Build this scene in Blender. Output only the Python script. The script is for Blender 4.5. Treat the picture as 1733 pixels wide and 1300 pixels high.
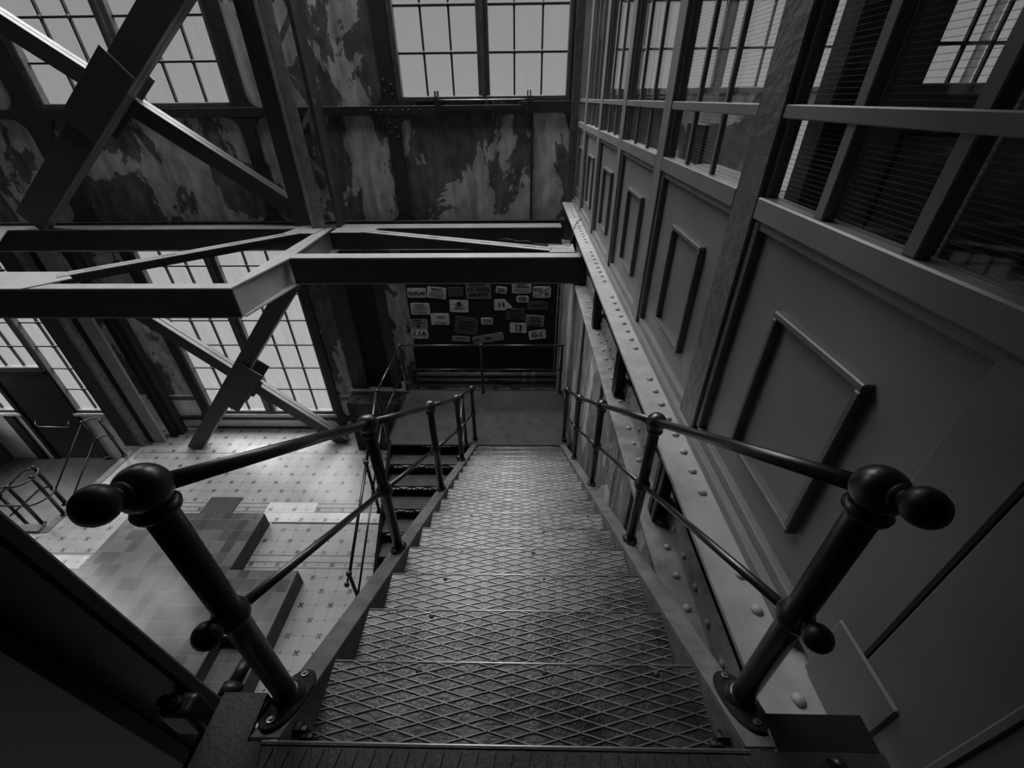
import bpy, math, random
from mathutils import Vector, Matrix
random.seed(7)
S = bpy.context.scene
COL = S.collection
for o in list(bpy.data.objects):
    bpy.data.objects.remove(o)

# ------------------------------------------------------------ camera
cam_d = bpy.data.cameras.new('camera')
cam = bpy.data.objects.new('camera', cam_d)
COL.objects.link(cam)
S.camera = cam
FPX, PITCH, YAW, ROLL = 725.3, 0.589593, 0.023653, 0.010887
cam_d.sensor_width = 36.0
cam_d.lens = FPX / 1733.0 * 36.0
cam_d.clip_start = 0.02
cam_d.clip_end = 200
fw = Vector((-math.sin(YAW) * math.cos(PITCH), math.cos(YAW) * math.cos(PITCH), -math.sin(PITCH)))
rt = Vector((math.cos(YAW), math.sin(YAW), 0))
dn = fw.cross(rt)
rt2 = rt * math.cos(ROLL) + dn * math.sin(ROLL)
dn2 = -rt * math.sin(ROLL) + dn * math.cos(ROLL)
cam.matrix_world = Matrix(((rt2.x, -dn2.x, -fw.x, 0), (rt2.y, -dn2.y, -fw.y, 0), (rt2.z, -dn2.z, -fw.z, 0), (0, 0, 0, 1)))

# ------------------------------------------------------------ sky, daylight
S.view_settings.view_transform = 'Standard'
S.view_settings.look = 'None'
S.view_settings.exposure = 0.0
S.view_settings.gamma = 1.0
S.view_settings.use_curve_mapping = False
S.cycles.max_bounces = 8
S.cycles.diffuse_bounces = 4
S.cycles.transparent_max_bounces = 24
S.cycles.use_denoising = True
S.cycles.sample_clamp_indirect = 6.0
SKY_LOW, SKY_HIGH = 0.37, 15.0
w = bpy.data.worlds.new('overcast_sky')
S.world = w
w.use_nodes = True
nt = w.node_tree
nt.nodes.clear()
wo = nt.nodes.new('ShaderNodeOutputWorld')
bg = nt.nodes.new('ShaderNodeBackground')
tc = nt.nodes.new('ShaderNodeTexCoord')
sx = nt.nodes.new('ShaderNodeSeparateXYZ')
mr = nt.nodes.new('ShaderNodeMapRange')
mr.interpolation_type = 'SMOOTHSTEP'
mr.inputs[1].default_value = 0.28
mr.inputs[2].default_value = 0.88
mr.inputs[3].default_value = SKY_LOW
mr.inputs[4].default_value = SKY_HIGH
nt.links.new(tc.outputs['Generated'], sx.inputs[0])
nt.links.new(sx.outputs['Z'], mr.inputs[0])
ml = nt.nodes.new('ShaderNodeMapRange')
ml.inputs[1].default_value = -0.5
ml.inputs[2].default_value = 0.16
ml.inputs[3].default_value = 0.07
ml.inputs[4].default_value = -0.05
nt.links.new(sx.outputs['Z'], ml.inputs[0])
ma = nt.nodes.new('ShaderNodeMath')
ma.operation = 'ADD'
nt.links.new(mr.outputs[0], ma.inputs[0])
nt.links.new(ml.outputs[0], ma.inputs[1])
nt.links.new(ma.outputs[0], bg.inputs['Strength'])
bg.inputs['Color'].default_value = (1, 1, 1, 1)
nt.links.new(bg.outputs[0], wo.inputs[0])


def portal(name, loc, rot, sx_, sy_):
    d = bpy.data.lights.new(name, 'AREA')
    d.shape = 'RECTANGLE'
    d.size = sx_
    d.size_y = sy_
    d.cycles.is_portal = True
    o = bpy.data.objects.new(name, d)
    COL.objects.link(o)
    o.location = loc
    o.rotation_euler = rot


HP = math.pi / 2
portal('daylight_upper_middle', (-0.64, 8.95, 3.2), (-HP, 0, 0), 2.9, 6.5)
portal('daylight_upper_left', (-6.5, 8.95, 3.2), (-HP, 0, 0), 3.4, 6.6)
portal('daylight_lower_left', (-6.3, 8.95, -4.5), (-HP, 0, 0), 3.3, 4.3)
portal('daylight_pit', (-12, 8.95, -4.5), (-HP, 0, 0), 3.0, 4.3)
portal('daylight_left_wall', (-14.6, 7.65, -1.2), (0, -HP, 0), 10.6, 1.4)  # portal of the added fill window
portal('daylight_office', (3.2, 8.95, 2.5), (-HP, 0, 0), 3.8, 5.1)
portal('daylight_roof', (-3.05, 7.4, 7.15), (0, 0, 0), 7.1, 2.2)
portal('daylight_office_side', (6.35, 6.8, 1.2), (0, HP, 0), 3.6, 3.2)

# ------------------------------------------------------------ dimensions (metres, z = 0 at eye height)
FL = -7.154          # tiled engine hall floor
PIT = -8.28          # sunken floor by the door
YB = 8.6             # face of the back wall
LAND = -4.41         # stair landing
RISE, GOING = 0.185, 0.282
Y0 = 0.415
Z0 = -1.45


# ------------------------------------------------------------ materials
def mat(name, base=0.1, rough=0.5, metal=0.0, var=0.0, vscale=6.0, bump=0.0, bscale=40.0, spec=0.5, stretch=None, lo=None, thr=None, hi=None, rvar=0.0):
    m = bpy.data.materials.new(name)
    m.use_nodes = True
    t = m.node_tree
    b = t.nodes['Principled BSDF']
    b.inputs['Base Color'].default_value = (base, base, base, 1)
    b.inputs['Roughness'].default_value = rough
    b.inputs['Metallic'].default_value = metal
    b.inputs['Specular IOR Level'].default_value = spec
    g = t.nodes.new('ShaderNodeNewGeometry')
    mp = t.nodes.new('ShaderNodeMapping')
    if stretch:
        mp.inputs['Scale'].default_value = stretch
    t.links.new(g.outputs['Position'], mp.inputs[0])
    n = t.nodes.new('ShaderNodeTexNoise')
    n.inputs['Scale'].default_value = vscale
    n.inputs['Detail'].default_value = 7
    n.inputs['Roughness'].default_value = 0.6
    t.links.new(mp.outputs[0], n.inputs['Vector'])
    if var > 0:
        r = t.nodes.new('ShaderNodeMapRange')
        r.inputs[1].default_value = 0.3
        r.inputs[2].default_value = 0.7
        r.inputs[3].default_value = base * (1 - var)
        r.inputs[4].default_value = base * (1 + var)
        t.links.new(n.outputs['Fac'], r.inputs[0])
        c = t.nodes.new('ShaderNodeCombineColor')
        for i in range(3):
            t.links.new(r.outputs[0], c.inputs[i])
        t.links.new(c.outputs[0], b.inputs['Base Color'])
    if rvar > 0:
        r = t.nodes.new('ShaderNodeMapRange')
        r.inputs[1].default_value = 0.3
        r.inputs[2].default_value = 0.7
        r.inputs[3].default_value = max(0.03, rough - rvar)
        r.inputs[4].default_value = min(1, rough + rvar)
        t.links.new(n.outputs['Fac'], r.inputs[0])
        t.links.new(r.outputs[0], b.inputs['Roughness'])
    if bump > 0:
        n2 = t.nodes.new('ShaderNodeTexNoise')
        n2.inputs['Scale'].default_value = bscale
        n2.inputs['Detail'].default_value = 4
        t.links.new(mp.outputs[0], n2.inputs['Vector'])
        bp = t.nodes.new('ShaderNodeBump')
        bp.inputs['Strength'].default_value = bump
        bp.inputs['Distance'].default_value = 0.01
        t.links.new(n2.outputs['Fac'], bp.inputs['Height'])
        t.links.new(bp.outputs[0], b.inputs['Normal'])
    return m


def peeled(name, dark, light, cover=0.5, scale=1.1, seed=0.0, stretch=(1, 1, 0.6)):
    """old paint: light flakes of plaster with hard edges between dark coats, plus streaks"""
    m = bpy.data.materials.new(name)
    m.use_nodes = True
    t = m.node_tree
    b = t.nodes['Principled BSDF']
    b.inputs['Roughness'].default_value = 0.75
    b.inputs['Specular IOR Level'].default_value = 0.25
    g = t.nodes.new('ShaderNodeNewGeometry')
    mp = t.nodes.new('ShaderNodeMapping')
    mp.inputs['Scale'].default_value = stretch
    mp.inputs['Location'].default_value = (seed, seed * 0.7, seed * 1.3)
    t.links.new(g.outputs['Position'], mp.inputs[0])
    n = t.nodes.new('ShaderNodeTexNoise')
    n.inputs['Scale'].default_value = scale
    n.inputs['Detail'].default_value = 10
    n.inputs['Roughness'].default_value = 0.62
    n.inputs['Distortion'].default_value = 0.4
    t.links.new(mp.outputs[0], n.inputs['Vector'])
    r = t.nodes.new('ShaderNodeValToRGB')
    r.color_ramp.elements[0].position = cover
    r.color_ramp.elements[0].color = (0, 0, 0, 1)
    r.color_ramp.elements[1].position = cover + 0.012
    r.color_ramp.elements[1].color = (1, 1, 1, 1)
    t.links.new(n.outputs['Fac'], r.inputs[0])
    n2 = t.nodes.new('ShaderNodeTexNoise')
    n2.inputs['Scale'].default_value = scale * 6
    n2.inputs['Detail'].default_value = 8
    t.links.new(mp.outputs[0], n2.inputs['Vector'])
    n3 = t.nodes.new('ShaderNodeTexNoise')
    n3.inputs['Scale'].default_value = scale * 1.7
    n3.inputs['Detail'].default_value = 5
    mp3 = t.nodes.new('ShaderNodeMapping')
    mp3.inputs['Scale'].default_value = (4, 4, 0.5)
    t.links.new(g.outputs['Position'], mp3.inputs[0])
    t.links.new(mp3.outputs[0], n3.inputs['Vector'])

    def rng(src, a, c):
        q = t.nodes.new('ShaderNodeMapRange')
        q.inputs[1].default_value = 0.3
        q.inputs[2].default_value = 0.7
        q.inputs[3].default_value = a
        q.inputs[4].default_value = c
        t.links.new(src, q.inputs[0])
        return q.outputs[0]
    d1 = rng(n2.outputs['Fac'], dark * 0.6, dark * 1.4)
    l1 = rng(n2.outputs['Fac'], light * 0.65, light * 1.2)
    mx = t.nodes.new('ShaderNodeMix')
    mx.data_type = 'FLOAT'
    t.links.new(r.outputs[0], mx.inputs[0])
    t.links.new(d1, mx.inputs[2])
    t.links.new(l1, mx.inputs[3])
    mu = t.nodes.new('ShaderNodeMath')
    mu.operation = 'MULTIPLY'
    t.links.new(mx.outputs[0], mu.inputs[0])
    t.links.new(rng(n3.outputs['Fac'], 0.7, 1.3), mu.inputs[1])
    c = t.nodes.new('ShaderNodeCombineColor')
    for i in range(3):
        t.links.new(mu.outputs[0], c.inputs[i])
    t.links.new(c.outputs[0], b.inputs['Base Color'])
    bp = t.nodes.new('ShaderNodeBump')
    bp.inputs['Strength'].default_value = 0.5
    bp.inputs['Distance'].default_value = 0.01
    t.links.new(r.outputs[0], bp.inputs['Height'])
    t.links.new(bp.outputs[0], b.inputs['Normal'])
    return m


class NB:
    """small node maths builder"""
    def __init__(self, t):
        self.t = t

    def m(self, op, a, b=None, c=None):
        n = self.t.nodes.new('ShaderNodeMath')
        n.operation = op
        for i, v in enumerate((a, b, c)):
            if v is None:
                continue
            if isinstance(v, (int, float)):
                n.inputs[i].default_value = v
            else:
                self.t.links.new(v, n.inputs[i])
        return n.outputs[0]


def tile_mat(name, size, base, ink, rough=0.35, marks=True, ox=0.0, oy=0.0, joint=0.018, axes='XY', vary=0.25, ratio=1.0):
    m = bpy.data.materials.new(name)
    m.use_nodes = True
    t = m.node_tree
    b = t.nodes['Principled BSDF']
    b.inputs['Roughness'].default_value = rough
    g = t.nodes.new('ShaderNodeNewGeometry')
    s = t.nodes.new('ShaderNodeSeparateXYZ')
    t.links.new(g.outputs['Position'], s.inputs[0])
    q = NB(t)
    ax, ay = s.outputs[axes[0]], s.outputs[axes[1]]
    u = q.m('DIVIDE', q.m('SUBTRACT', ax, ox), size)
    v = q.m('DIVIDE', q.m('SUBTRACT', ay, oy), size * ratio)
    ru, rv = q.m('ROUND', u), q.m('ROUND', v)
    du, dv = q.m('SUBTRACT', u, ru), q.m('SUBTRACT', v, rv)
    au, av = q.m('ABSOLUTE', du), q.m('ABSOLUTE', dv)
    line = q.m('LESS_THAN', q.m('MINIMUM', au, av), joint)
    ink_f = q.m('MULTIPLY', line, 0.45)
    if marks:
        par = q.m('PINGPONG', q.m('ADD', ru, rv), 1.0)   # 0 even, 1 odd
        even = q.m('LESS_THAN', par, 0.5)
        r = q.m('MAXIMUM', au, av)
        diag = q.m('LESS_THAN', q.m('ABSOLUTE', q.m('SUBTRACT', au, av)), 0.085)
        petal = q.m('MULTIPLY', diag, q.m('MULTIPLY', q.m('GREATER_THAN', r, 0.055), q.m('LESS_THAN', r, 0.17)))
        flower = q.m('MULTIPLY', even, petal)
        dot = q.m('LESS_THAN', q.m('ADD', au, av), 0.085)
        ink_f = q.m('MAXIMUM', ink_f, q.m('MAXIMUM', flower, dot))
    # wear and per-tile tone
    n = t.nodes.new('ShaderNodeTexNoise')
    n.inputs['Scale'].default_value = 1.4
    n.inputs['Detail'].default_value = 8
    t.links.new(g.outputs['Position'], n.inputs['Vector'])
    wn = t.nodes.new('ShaderNodeTexWhiteNoise')
    wn.noise_dimensions = '2D'
    cb = t.nodes.new('ShaderNodeCombineXYZ')
    t.links.new(q.m('FLOOR', u), cb.inputs[0])
    t.links.new(q.m('FLOOR', v), cb.inputs[1])
    t.links.new(cb.outputs[0], wn.inputs['Vector'])
    tone = q.m('ADD', q.m('MULTIPLY', q.m('SUBTRACT', wn.outputs['Value'], 0.5), vary), 1.0)
    tone = q.m('MULTIPLY', tone, q.m('ADD', q.m('MULTIPLY', n.outputs['Fac'], 0.7), 0.62))
    n2 = t.nodes.new('ShaderNodeTexNoise')
    n2.inputs['Scale'].default_value = 5.0
    n2.inputs['Detail'].default_value = 6
    t.links.new(g.outputs['Position'], n2.inputs['Vector'])
    fade = t.nodes.new('ShaderNodeMapRange')
    fade.inputs[1].default_value = 0.35
    fade.inputs[2].default_value = 0.65
    fade.inputs[3].default_value = 0.55
    fade.inputs[4].default_value = 1.0
    t.links.new(n2.outputs['Fac'], fade.inputs[0])
    f = q.m('MULTIPLY', ink_f, fade.outputs[0])
    mx = t.nodes.new('ShaderNodeMix')
    mx.data_type = 'FLOAT'
    t.links.new(f, mx.inputs[0])
    t.links.new(q.m('MULTIPLY', tone, base), mx.inputs[2])
    mx.inputs[3].default_value = ink
    c = t.nodes.new('ShaderNodeCombineColor')
    for i in range(3):
        t.links.new(mx.outputs[0], c.inputs[i])
    t.links.new(c.outputs[0], b.inputs['Base Color'])
    return m


def glass_mat(name, tint, gloss=0.05, wires=False, streak=0.15):
    m = bpy.data.materials.new(name)
    m.use_nodes = True
    t = m.node_tree
    t.nodes.clear()
    out = t.nodes.new('ShaderNodeOutputMaterial')
    tr = t.nodes.new('ShaderNodeBsdfTransparent')
    gl = t.nodes.new('ShaderNodeBsdfGlossy')
    gl.inputs['Roughness'].default_value = 0.03
    gl.inputs['Color'].default_value = (0.8, 0.8, 0.8, 1)
    mx = t.nodes.new('ShaderNodeMixShader')
    q = NB(t)
    g = t.nodes.new('ShaderNodeNewGeometry')
    mp = t.nodes.new('ShaderNodeMapping')
    mp.inputs['Scale'].default_value = (5, 5, 0.6)
    t.links.new(g.outputs['Position'], mp.inputs[0])
    n = t.nodes.new('ShaderNodeTexNoise')
    n.inputs['Scale'].default_value = 1.6
    n.inputs['Detail'].default_value = 5
    t.links.new(mp.outputs[0], n.inputs['Vector'])
    tv = q.m('MULTIPLY', q.m('ADD', q.m('MULTIPLY', q.m('SUBTRACT', n.outputs['Fac'], 0.5), streak * 2), 1.0), tint)
    c = t.nodes.new('ShaderNodeCombineColor')
    for i in range(3):
        t.links.new(tv, c.inputs[i])
    t.links.new(c.outputs[0], tr.inputs['Color'])
    fr = t.nodes.new('ShaderNodeLayerWeight')
    fr.inputs['Blend'].default_value = 0.5
    t.links.new(q.m('MULTIPLY', q.m('ADD', q.m('MULTIPLY', q.m('POWER', fr.outputs['Facing'], 5.0), 0.7), 0.03), gloss), mx.inputs[0])
    t.links.new(tr.outputs[0], mx.inputs[1])
    t.links.new(gl.outputs[0], mx.inputs[2])
    last = mx.outputs[0]
    if wires:
        s = t.nodes.new('ShaderNodeSeparateXYZ')
        t.links.new(g.outputs['Position'], s.inputs[0])
        fz = q.m('ABSOLUTE', q.m('SUBTRACT', q.m('DIVIDE', s.outputs['Z'], 0.0155), q.m('ROUND', q.m('DIVIDE', s.outputs['Z'], 0.0155))))
        fy = q.m('ABSOLUTE', q.m('SUBTRACT', q.m('DIVIDE', s.outputs['Y'], 0.0155), q.m('ROUND', q.m('DIVIDE', s.outputs['Y'], 0.0155))))
        wf = q.m('MAXIMUM', q.m('LESS_THAN', fz, 0.035), q.m('MULTIPLY', q.m('LESS_THAN', fy, 0.03), 0.35))
        df = t.nodes.new('ShaderNodeBsdfDiffuse')
        df.inputs['Color'].default_value = (0.17, 0.17, 0.17, 1)
        m2 = t.nodes.new('ShaderNodeMixShader')
        t.links.new(q.m('MULTIPLY', wf, 0.6), m2.inputs[0])
        t.links.new(last, m2.inputs[1])
        t.links.new(df.outputs[0], m2.inputs[2])
        last = m2.outputs[0]
    t.links.new(last, out.inputs[0])
    return m


M = dict(
    iron=mat('black_painted_iron', 0.016, 0.31, 0.0, var=0.0, bump=0.02, bscale=14, spec=0.95),
    knob=mat('matt_black_knob_paint', 0.014, 0.4, 0.0, var=0.3, vscale=30, spec=0.5),
    iron_dull=mat('worn_black_iron', 0.010, 0.42, 0.0, var=0.3, vscale=20, bump=0.05, bscale=40, spec=0.45),
    tread=mat('worn_tread_steel', 0.085, 0.34, 0.85, var=0.55, vscale=5, bump=0.15, bscale=90, rvar=0.08),
    lip=mat('highlight_nosing_steel', 0.7, 0.5, 1.0),  # much brighter than the treads, so thin tubes draw a highlight along their edges
    ridge=mat('worn_bright_ridge_steel', 0.22, 0.42, 0.9, var=0.3, vscale=9),
    tread_dull=mat('dull_tread_steel', 0.045, 0.55, 0.3, var=0.4, vscale=6, bump=0.2, bscale=90),
    stringer=mat('grey_stringer_paint', 0.15, 0.5, 0.0, var=0.45, vscale=9, bump=0.2, bscale=60),
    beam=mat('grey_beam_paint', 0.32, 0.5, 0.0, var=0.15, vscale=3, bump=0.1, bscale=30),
    leg=mat('lit_brace_edge_paint', 0.17, 0.5, 0.0, var=0.15, vscale=3),  # paler than the brace fronts: light on the edge faces put into the colour
    brace=mat('shaded_brace_paint', 0.04, 0.5, 0.0, var=0.15, vscale=3, bump=0.08, bscale=30),  # shade on brace fronts and beam webs put into the colour
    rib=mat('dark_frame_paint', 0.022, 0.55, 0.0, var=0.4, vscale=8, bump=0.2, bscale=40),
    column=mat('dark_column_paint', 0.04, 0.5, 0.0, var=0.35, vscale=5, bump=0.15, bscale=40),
    column_lit=mat('lit_column_paint', 0.20, 0.55, 0.0, var=0.35, vscale=9, bump=0.2, bscale=40),  # lit copy of the column paint, light on its faces put into the colour
    girder=mat('grey_girder_paint', 0.42, 0.45, 0.0, var=0.18, vscale=7, bump=0.15, bscale=50),
    girder_old=mat('worn_girder_paint', 0.26, 0.5, 0.0, var=0.4, vscale=7, bump=0.3, bscale=40),
    part=mat('grey_partition_paint', 0.21, 0.38, 0.0, var=0.14, vscale=2.2, bump=0.1, bscale=12),
    part_rough=mat('hammered_partition_paint', 0.13, 0.35, 0.0, var=0.2, vscale=6, bump=0.9, bscale=20, stretch=(1, 0.8, 1.2)),
    mould=mat('partition_moulding_paint', 0.12, 0.35, 0.0, var=0.2, vscale=8, bump=0.15, bscale=40),
    frame=mat('window_frame_paint', 0.07, 0.45, 0.0, var=0.4, vscale=10, bump=0.15, bscale=60),
    muntin=mat('window_bar_paint', 0.012, 0.6),
    sill=mat('pale_sill_paint', 0.6, 0.5, var=0.15),
    dark=mat('dark_void_paint', 0.012, 0.8),
    board=mat('sign_board', 0.006, 0.8, var=0.4, vscale=6),
    door=mat('dark_door_paint', 0.022, 0.5, var=0.1),
    chrome=mat('worn_metal_handle', 0.3, 0.35, 0.9),
    pipe=mat('grey_pipe_paint', 0.13, 0.45, 0.0, var=0.35, vscale=8),
    plate=mat('ribbed_floor_plate', 0.05, 0.5, 0.2, var=0.3, vscale=5),
    pitfloor=mat('dark_plate_floor', 0.10, 0.4, 0.2, var=0.3, vscale=3),
    cable=mat('black_cable', 0.01, 0.5),
    wall_low=peeled('peeled_wall_lower', 0.11, 0.5, 0.48, 1.3, 3.0),
    wall_up=peeled('peeled_wall_upper', 0.10, 0.42, 0.50, 1.0, 11.0),
    wall_side=peeled('scraped_side_wall', 0.28, 0.62, 0.55, 1.2, 5.0, (1, 1.2, 0.5)),
    plinth=peeled('mottled_plinth', 0.03, 0.08, 0.5, 3.0, 2.0),
    plain=mat('plain_dark_plaster', 0.05, 0.85, var=0.3, vscale=2),
    office=mat('office_wall_paint', 0.2, 0.6, var=0.15, vscale=2),
    office_lt=mat('office_lit_paint', 0.55, 0.5, var=0.05),  # pale tone stands for light falling on the office wall
    desk=mat('dark_desk', 0.02, 0.35),
    wood=mat('shiny_office_floor', 0.07, 0.12, var=0.3, vscale=3),
    floor=tile_mat('patterned_cement_tiles', 0.2525, 0.37, 0.015, 0.33, True, 0.06, 0.12, vary=0.16),
    newtile=tile_mat('replaced_pale_tiles', 0.2525, 0.72, 0.12, 0.3, True, 0.06, 0.12, vary=0.06),
    slab=tile_mat('brown_plinth_tiles', 0.195, 0.12, 0.36, 0.20, False, 0.0, 0.02, joint=0.016, vary=0.85, ratio=1.25),
    slabside=mat('plinth_side_stone', 0.05, 0.6, var=0.5, vscale=4),
    dado=tile_mat('white_wall_tiles', 0.18, 0.85, 0.2, 0.25, False, axes='XZ', vary=0.1, ratio=0.8),
    band=mat('dark_tile_band', 0.12, 0.4, var=0.3, vscale=6),
    glass=glass_mat('old_window_glass', 0.92, 0.5, False, 0.03),
    glass_st=glass_mat('streaked_window_glass', 0.99, 0.5, False, 0.07),
    wired=glass_mat('wired_office_glass', 0.97, 0.8, True, 0.01),
    signw=mat('white_enamel', 0.62, 0.35, var=0.35, vscale=16),
    signm=mat('grey_enamel', 0.25, 0.4, var=0.3, vscale=12),
    signd=mat('dark_enamel', 0.07, 0.45, var=0.4, vscale=12),
    ink=mat('sign_lettering', 0.008, 0.6),
)


# ------------------------------------------------------------ geometry helpers
class MB:
    def __init__(self):
        self.v, self.f, self.s = [], [], []

    def add(self, vs, fs, smooth=False):
        n = len(self.v)
        self.v += [Vector(p) for p in vs]
        self.f += [tuple(i + n for i in f) for f in fs]
        self.s += [smooth] * len(fs)
        return self

    def hexa(self, p):
        """8 points: bottom 4, top 4"""
        return self.add(p, [(3, 2, 1, 0), (4, 5, 6, 7), (0, 1, 5, 4), (1, 2, 6, 5), (2, 3, 7, 6), (3, 0, 4, 7)])

    def box(self, x0, x1, y0, y1, z0, z1):
        return self.hexa([(x0, y0, z0), (x1, y0, z0), (x1, y1, z0), (x0, y1, z0), (x0, y0, z1), (x1, y0, z1), (x1, y1, z1), (x0, y1, z1)])

    def bar(self, a, b, wdt, hgt, up=(0, 0, 1), off=(0, 0)):
        """box beam from a to b; wdt along side axis, hgt along up axis"""
        a, b = Vector(a), Vector(b)
        d = (b - a).normalized()
        u = Vector(up)
        u = (u - d * u.dot(d)).normalized()
        s = d.cross(u)
        o = s * off[0] + u * off[1]
        a, b = a + o, b + o
        h, k = s * wdt / 2, u * hgt / 2
        return self.hexa([a - h - k, a + h - k, b + h - k, b - h - k, a - h + k, a + h + k, b + h + k, b - h + k])

    def lathe(self, p, ax, prof, seg=20, smooth=True, sc=None):
        p = Vector(p)
        d = Vector(ax).normalized()
        u = d.orthogonal().normalized()
        w_ = d.cross(u)
        vs, fs = [], []
        for (t, r) in prof:
            for i in range(seg):
                a = 2 * math.pi * i / seg
                vs.append(p + d * t + (u * math.cos(a) + w_ * math.sin(a)) * r)
        for j in range(len(prof) - 1):
            for i in range(seg):
                k = (i + 1) % seg
                fs.append((j * seg + i, j * seg + k, (j + 1) * seg + k, (j + 1) * seg + i))
        self.add(vs, fs, smooth)
        n = len(self.v) - len(vs)
        self.f.append(tuple(n + i for i in reversed(range(seg))))
        self.f.append(tuple(n + (len(prof) - 1) * seg + i for i in range(seg)))
        self.s += [False, False]
        return self

    def tube(self, a, b, r, seg=16, r2=None):
        a, b = Vector(a), Vector(b)
        return self.lathe(a, b - a, [(0, r), ((b - a).length, r if r2 is None else r2)], seg)

    def ball(self, c, r, seg=20, rings=12, ax=(0, 0, 1), k=1.0):
        pr = []
        for i in range(rings + 1):
            a = math.pi * i / rings
            pr.append((-math.cos(a) * r * k, max(1e-4, math.sin(a) * r)))
        return self.lathe(c, ax, pr, seg)

    def path(self, pts, r, seg=12):
        pts = [Vector(p) for p in pts]
        n = len(pts)
        vs, fs = [], []
        u = None
        for i, p in enumerate(pts):
            d = (pts[min(i + 1, n - 1)] - pts[max(i - 1, 0)]).normalized()
            if u is None:
                u = d.orthogonal().normalized()
            u = (u - d * u.dot(d)).normalized()
            w_ = d.cross(u)
            for k in range(seg):
                a = 2 * math.pi * k / seg
                vs.append(p + (u * math.cos(a) + w_ * math.sin(a)) * r)
        for j in range(n - 1):
            for i in range(seg):
                k = (i + 1) % seg
                fs.append((j * seg + i, j * seg + k, (j + 1) * seg + k, (j + 1) * seg + i))
        fs.append(tuple(reversed(range(seg))))
        fs.append(tuple((n - 1) * seg + i for i in range(seg)))
        return self.add(vs, fs, True)

    def prism(self, poly, ext):
        n = len(poly)
        e = Vector(ext)
        vs = [Vector(p) for p in poly] + [Vector(p) + e for p in poly]
        fs = [tuple(reversed(range(n))), tuple(range(n, 2 * n))]
        fs += [(i, (i + 1) % n, n + (i + 1) % n, n + i) for i in range(n)]
        return self.add(vs, fs)

    def build(self, name, material, parent=None, bevel=0.0, seg=1):
        me = bpy.data.meshes.new(name)
        o = bpy.data.objects.new(name, me)
        COL.objects.link(o)
        org = Vector((0, 0, 0))
        if parent is not None:
            q = parent
            while q is not None:
                org = org + q.location
                q = q.parent
            o.parent = parent
        else:
            xs = [p.x for p in self.v]
            ys = [p.y for p in self.v]
            zs = [p.z for p in self.v]
            org = Vector(((min(xs) + max(xs)) / 2, (min(ys) + max(ys)) / 2, min(zs)))
            o.location = org
        me.from_pydata([tuple(p - org) for p in self.v], [], self.f)
        me.update()
        me.polygons.foreach_set('use_smooth', self.s)
        import bmesh
        bm = bmesh.new()
        bm.from_mesh(me)
        bmesh.ops.recalc_face_normals(bm, faces=bm.faces)
        bm.to_mesh(me)
        bm.free()
        if material is not None:
            me.materials.append(material)
        if bevel > 0:
            b = o.modifiers.new('bevel', 'BEVEL')
            b.width = bevel
            b.segments = seg
            b.limit_method = 'ANGLE'
            b.angle_limit = math.radians(50)
        return o


def tag(o, label=None, cat=None, group=None, kind=None):
    if label:
        o['label'] = label
    if cat:
        o['category'] = cat
    if group:
        o['group'] = group
    if kind:
        o['kind'] = kind
    return o


def empty(name, loc, label=None, cat=None, group=None, kind=None):
    o = bpy.data.objects.new(name, None)
    COL.objects.link(o)
    o.location = loc
    return tag(o, label, cat, group, kind)


def scatter(mb, name, material, root, points):
    """one small part built once and copied to every point under its root"""
    first = mb.build(name, material, None)
    off = Vector(first.location)
    for i, p in enumerate(points):
        o = first if i == 0 else first.copy()
        if i:
            COL.objects.link(o)
        o.parent = root
        o.location = off + Vector(p) - root.location


def wall_cells(x0, x1, z0, z1, holes):
    """rectangles of the wall x0..x1, z0..z1 left round the holes"""
    xs = sorted({x0, x1} | {h[0] for h in holes} | {h[1] for h in holes})
    zs = sorted({z0, z1} | {h[2] for h in holes} | {h[3] for h in holes})
    out = []
    for i in range(len(xs) - 1):
        run = None
        for j in range(len(zs) - 1):
            cx, cz = (xs[i] + xs[i + 1]) / 2, (zs[j] + zs[j + 1]) / 2
            solid = x0 < cx < x1 and z0 < cz < z1 and not any(h[0] < cx < h[1] and h[2] < cz < h[3] for h in holes)
            if solid:
                run = (zs[j], zs[j + 1]) if run is None else (run[0], zs[j + 1])
            if (not solid or j == len(zs) - 2) and run:
                out.append((xs[i], xs[i + 1], run[0], run[1]))
                run = None
    return out


# ------------------------------------------------------------ room shell
W_MID = (-2.08, 0.81, -0.05, 6.4)
W_UPL = (-8.22, -4.86, -0.10, 6.4)
W_LOWL = (-7.97, -4.69, -6.66, -2.40)
W_PIT = (-11.50, -10.68, -6.66, -2.40)
W_TOP = (-12.93, -11.50, -5.37, -2.40)
W_END = (-13.95, -12.93, -6.66, -2.40)
DOOR = (-12.93, -11.50, PIT, -5.41)
W_OFF = (1.35, 5.10, 0.03, 5.0)
W_FAR = (-13.9, -10.6, -0.10, 6.4)
ZT = 7.0
holes = [W_MID, W_UPL, W_LOWL, W_PIT, W_TOP, W_END, DOOR, W_OFF, W_FAR]
wb = empty('wall_back', (-4, YB, FL), kind='structure')
DADO = -6.10
b = MB()
for c in wall_cells(-14.2, 6.2, DADO, -1.95, holes):
    b.box(c[0], c[1], YB, YB + 0.11, c[2], c[3])
b.build('lower_wall', M['wall_low'], wb)
b = MB()
for c in wall_cells(-14.2, 6.2, -1.95, ZT, holes):
    b.box(c[0], c[1], YB, YB + 0.11, c[2], c[3])
b.build('upper_wall', M['wall_up'], wb)
b = MB()
for c in wall_cells(-14.2, 6.2, PIT - 0.3, DADO, holes):
    b.box(c[0], c[1], YB, YB + 0.11, c[2], c[3])
b.build('tiled_dado', M['dado'], wb)

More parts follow.
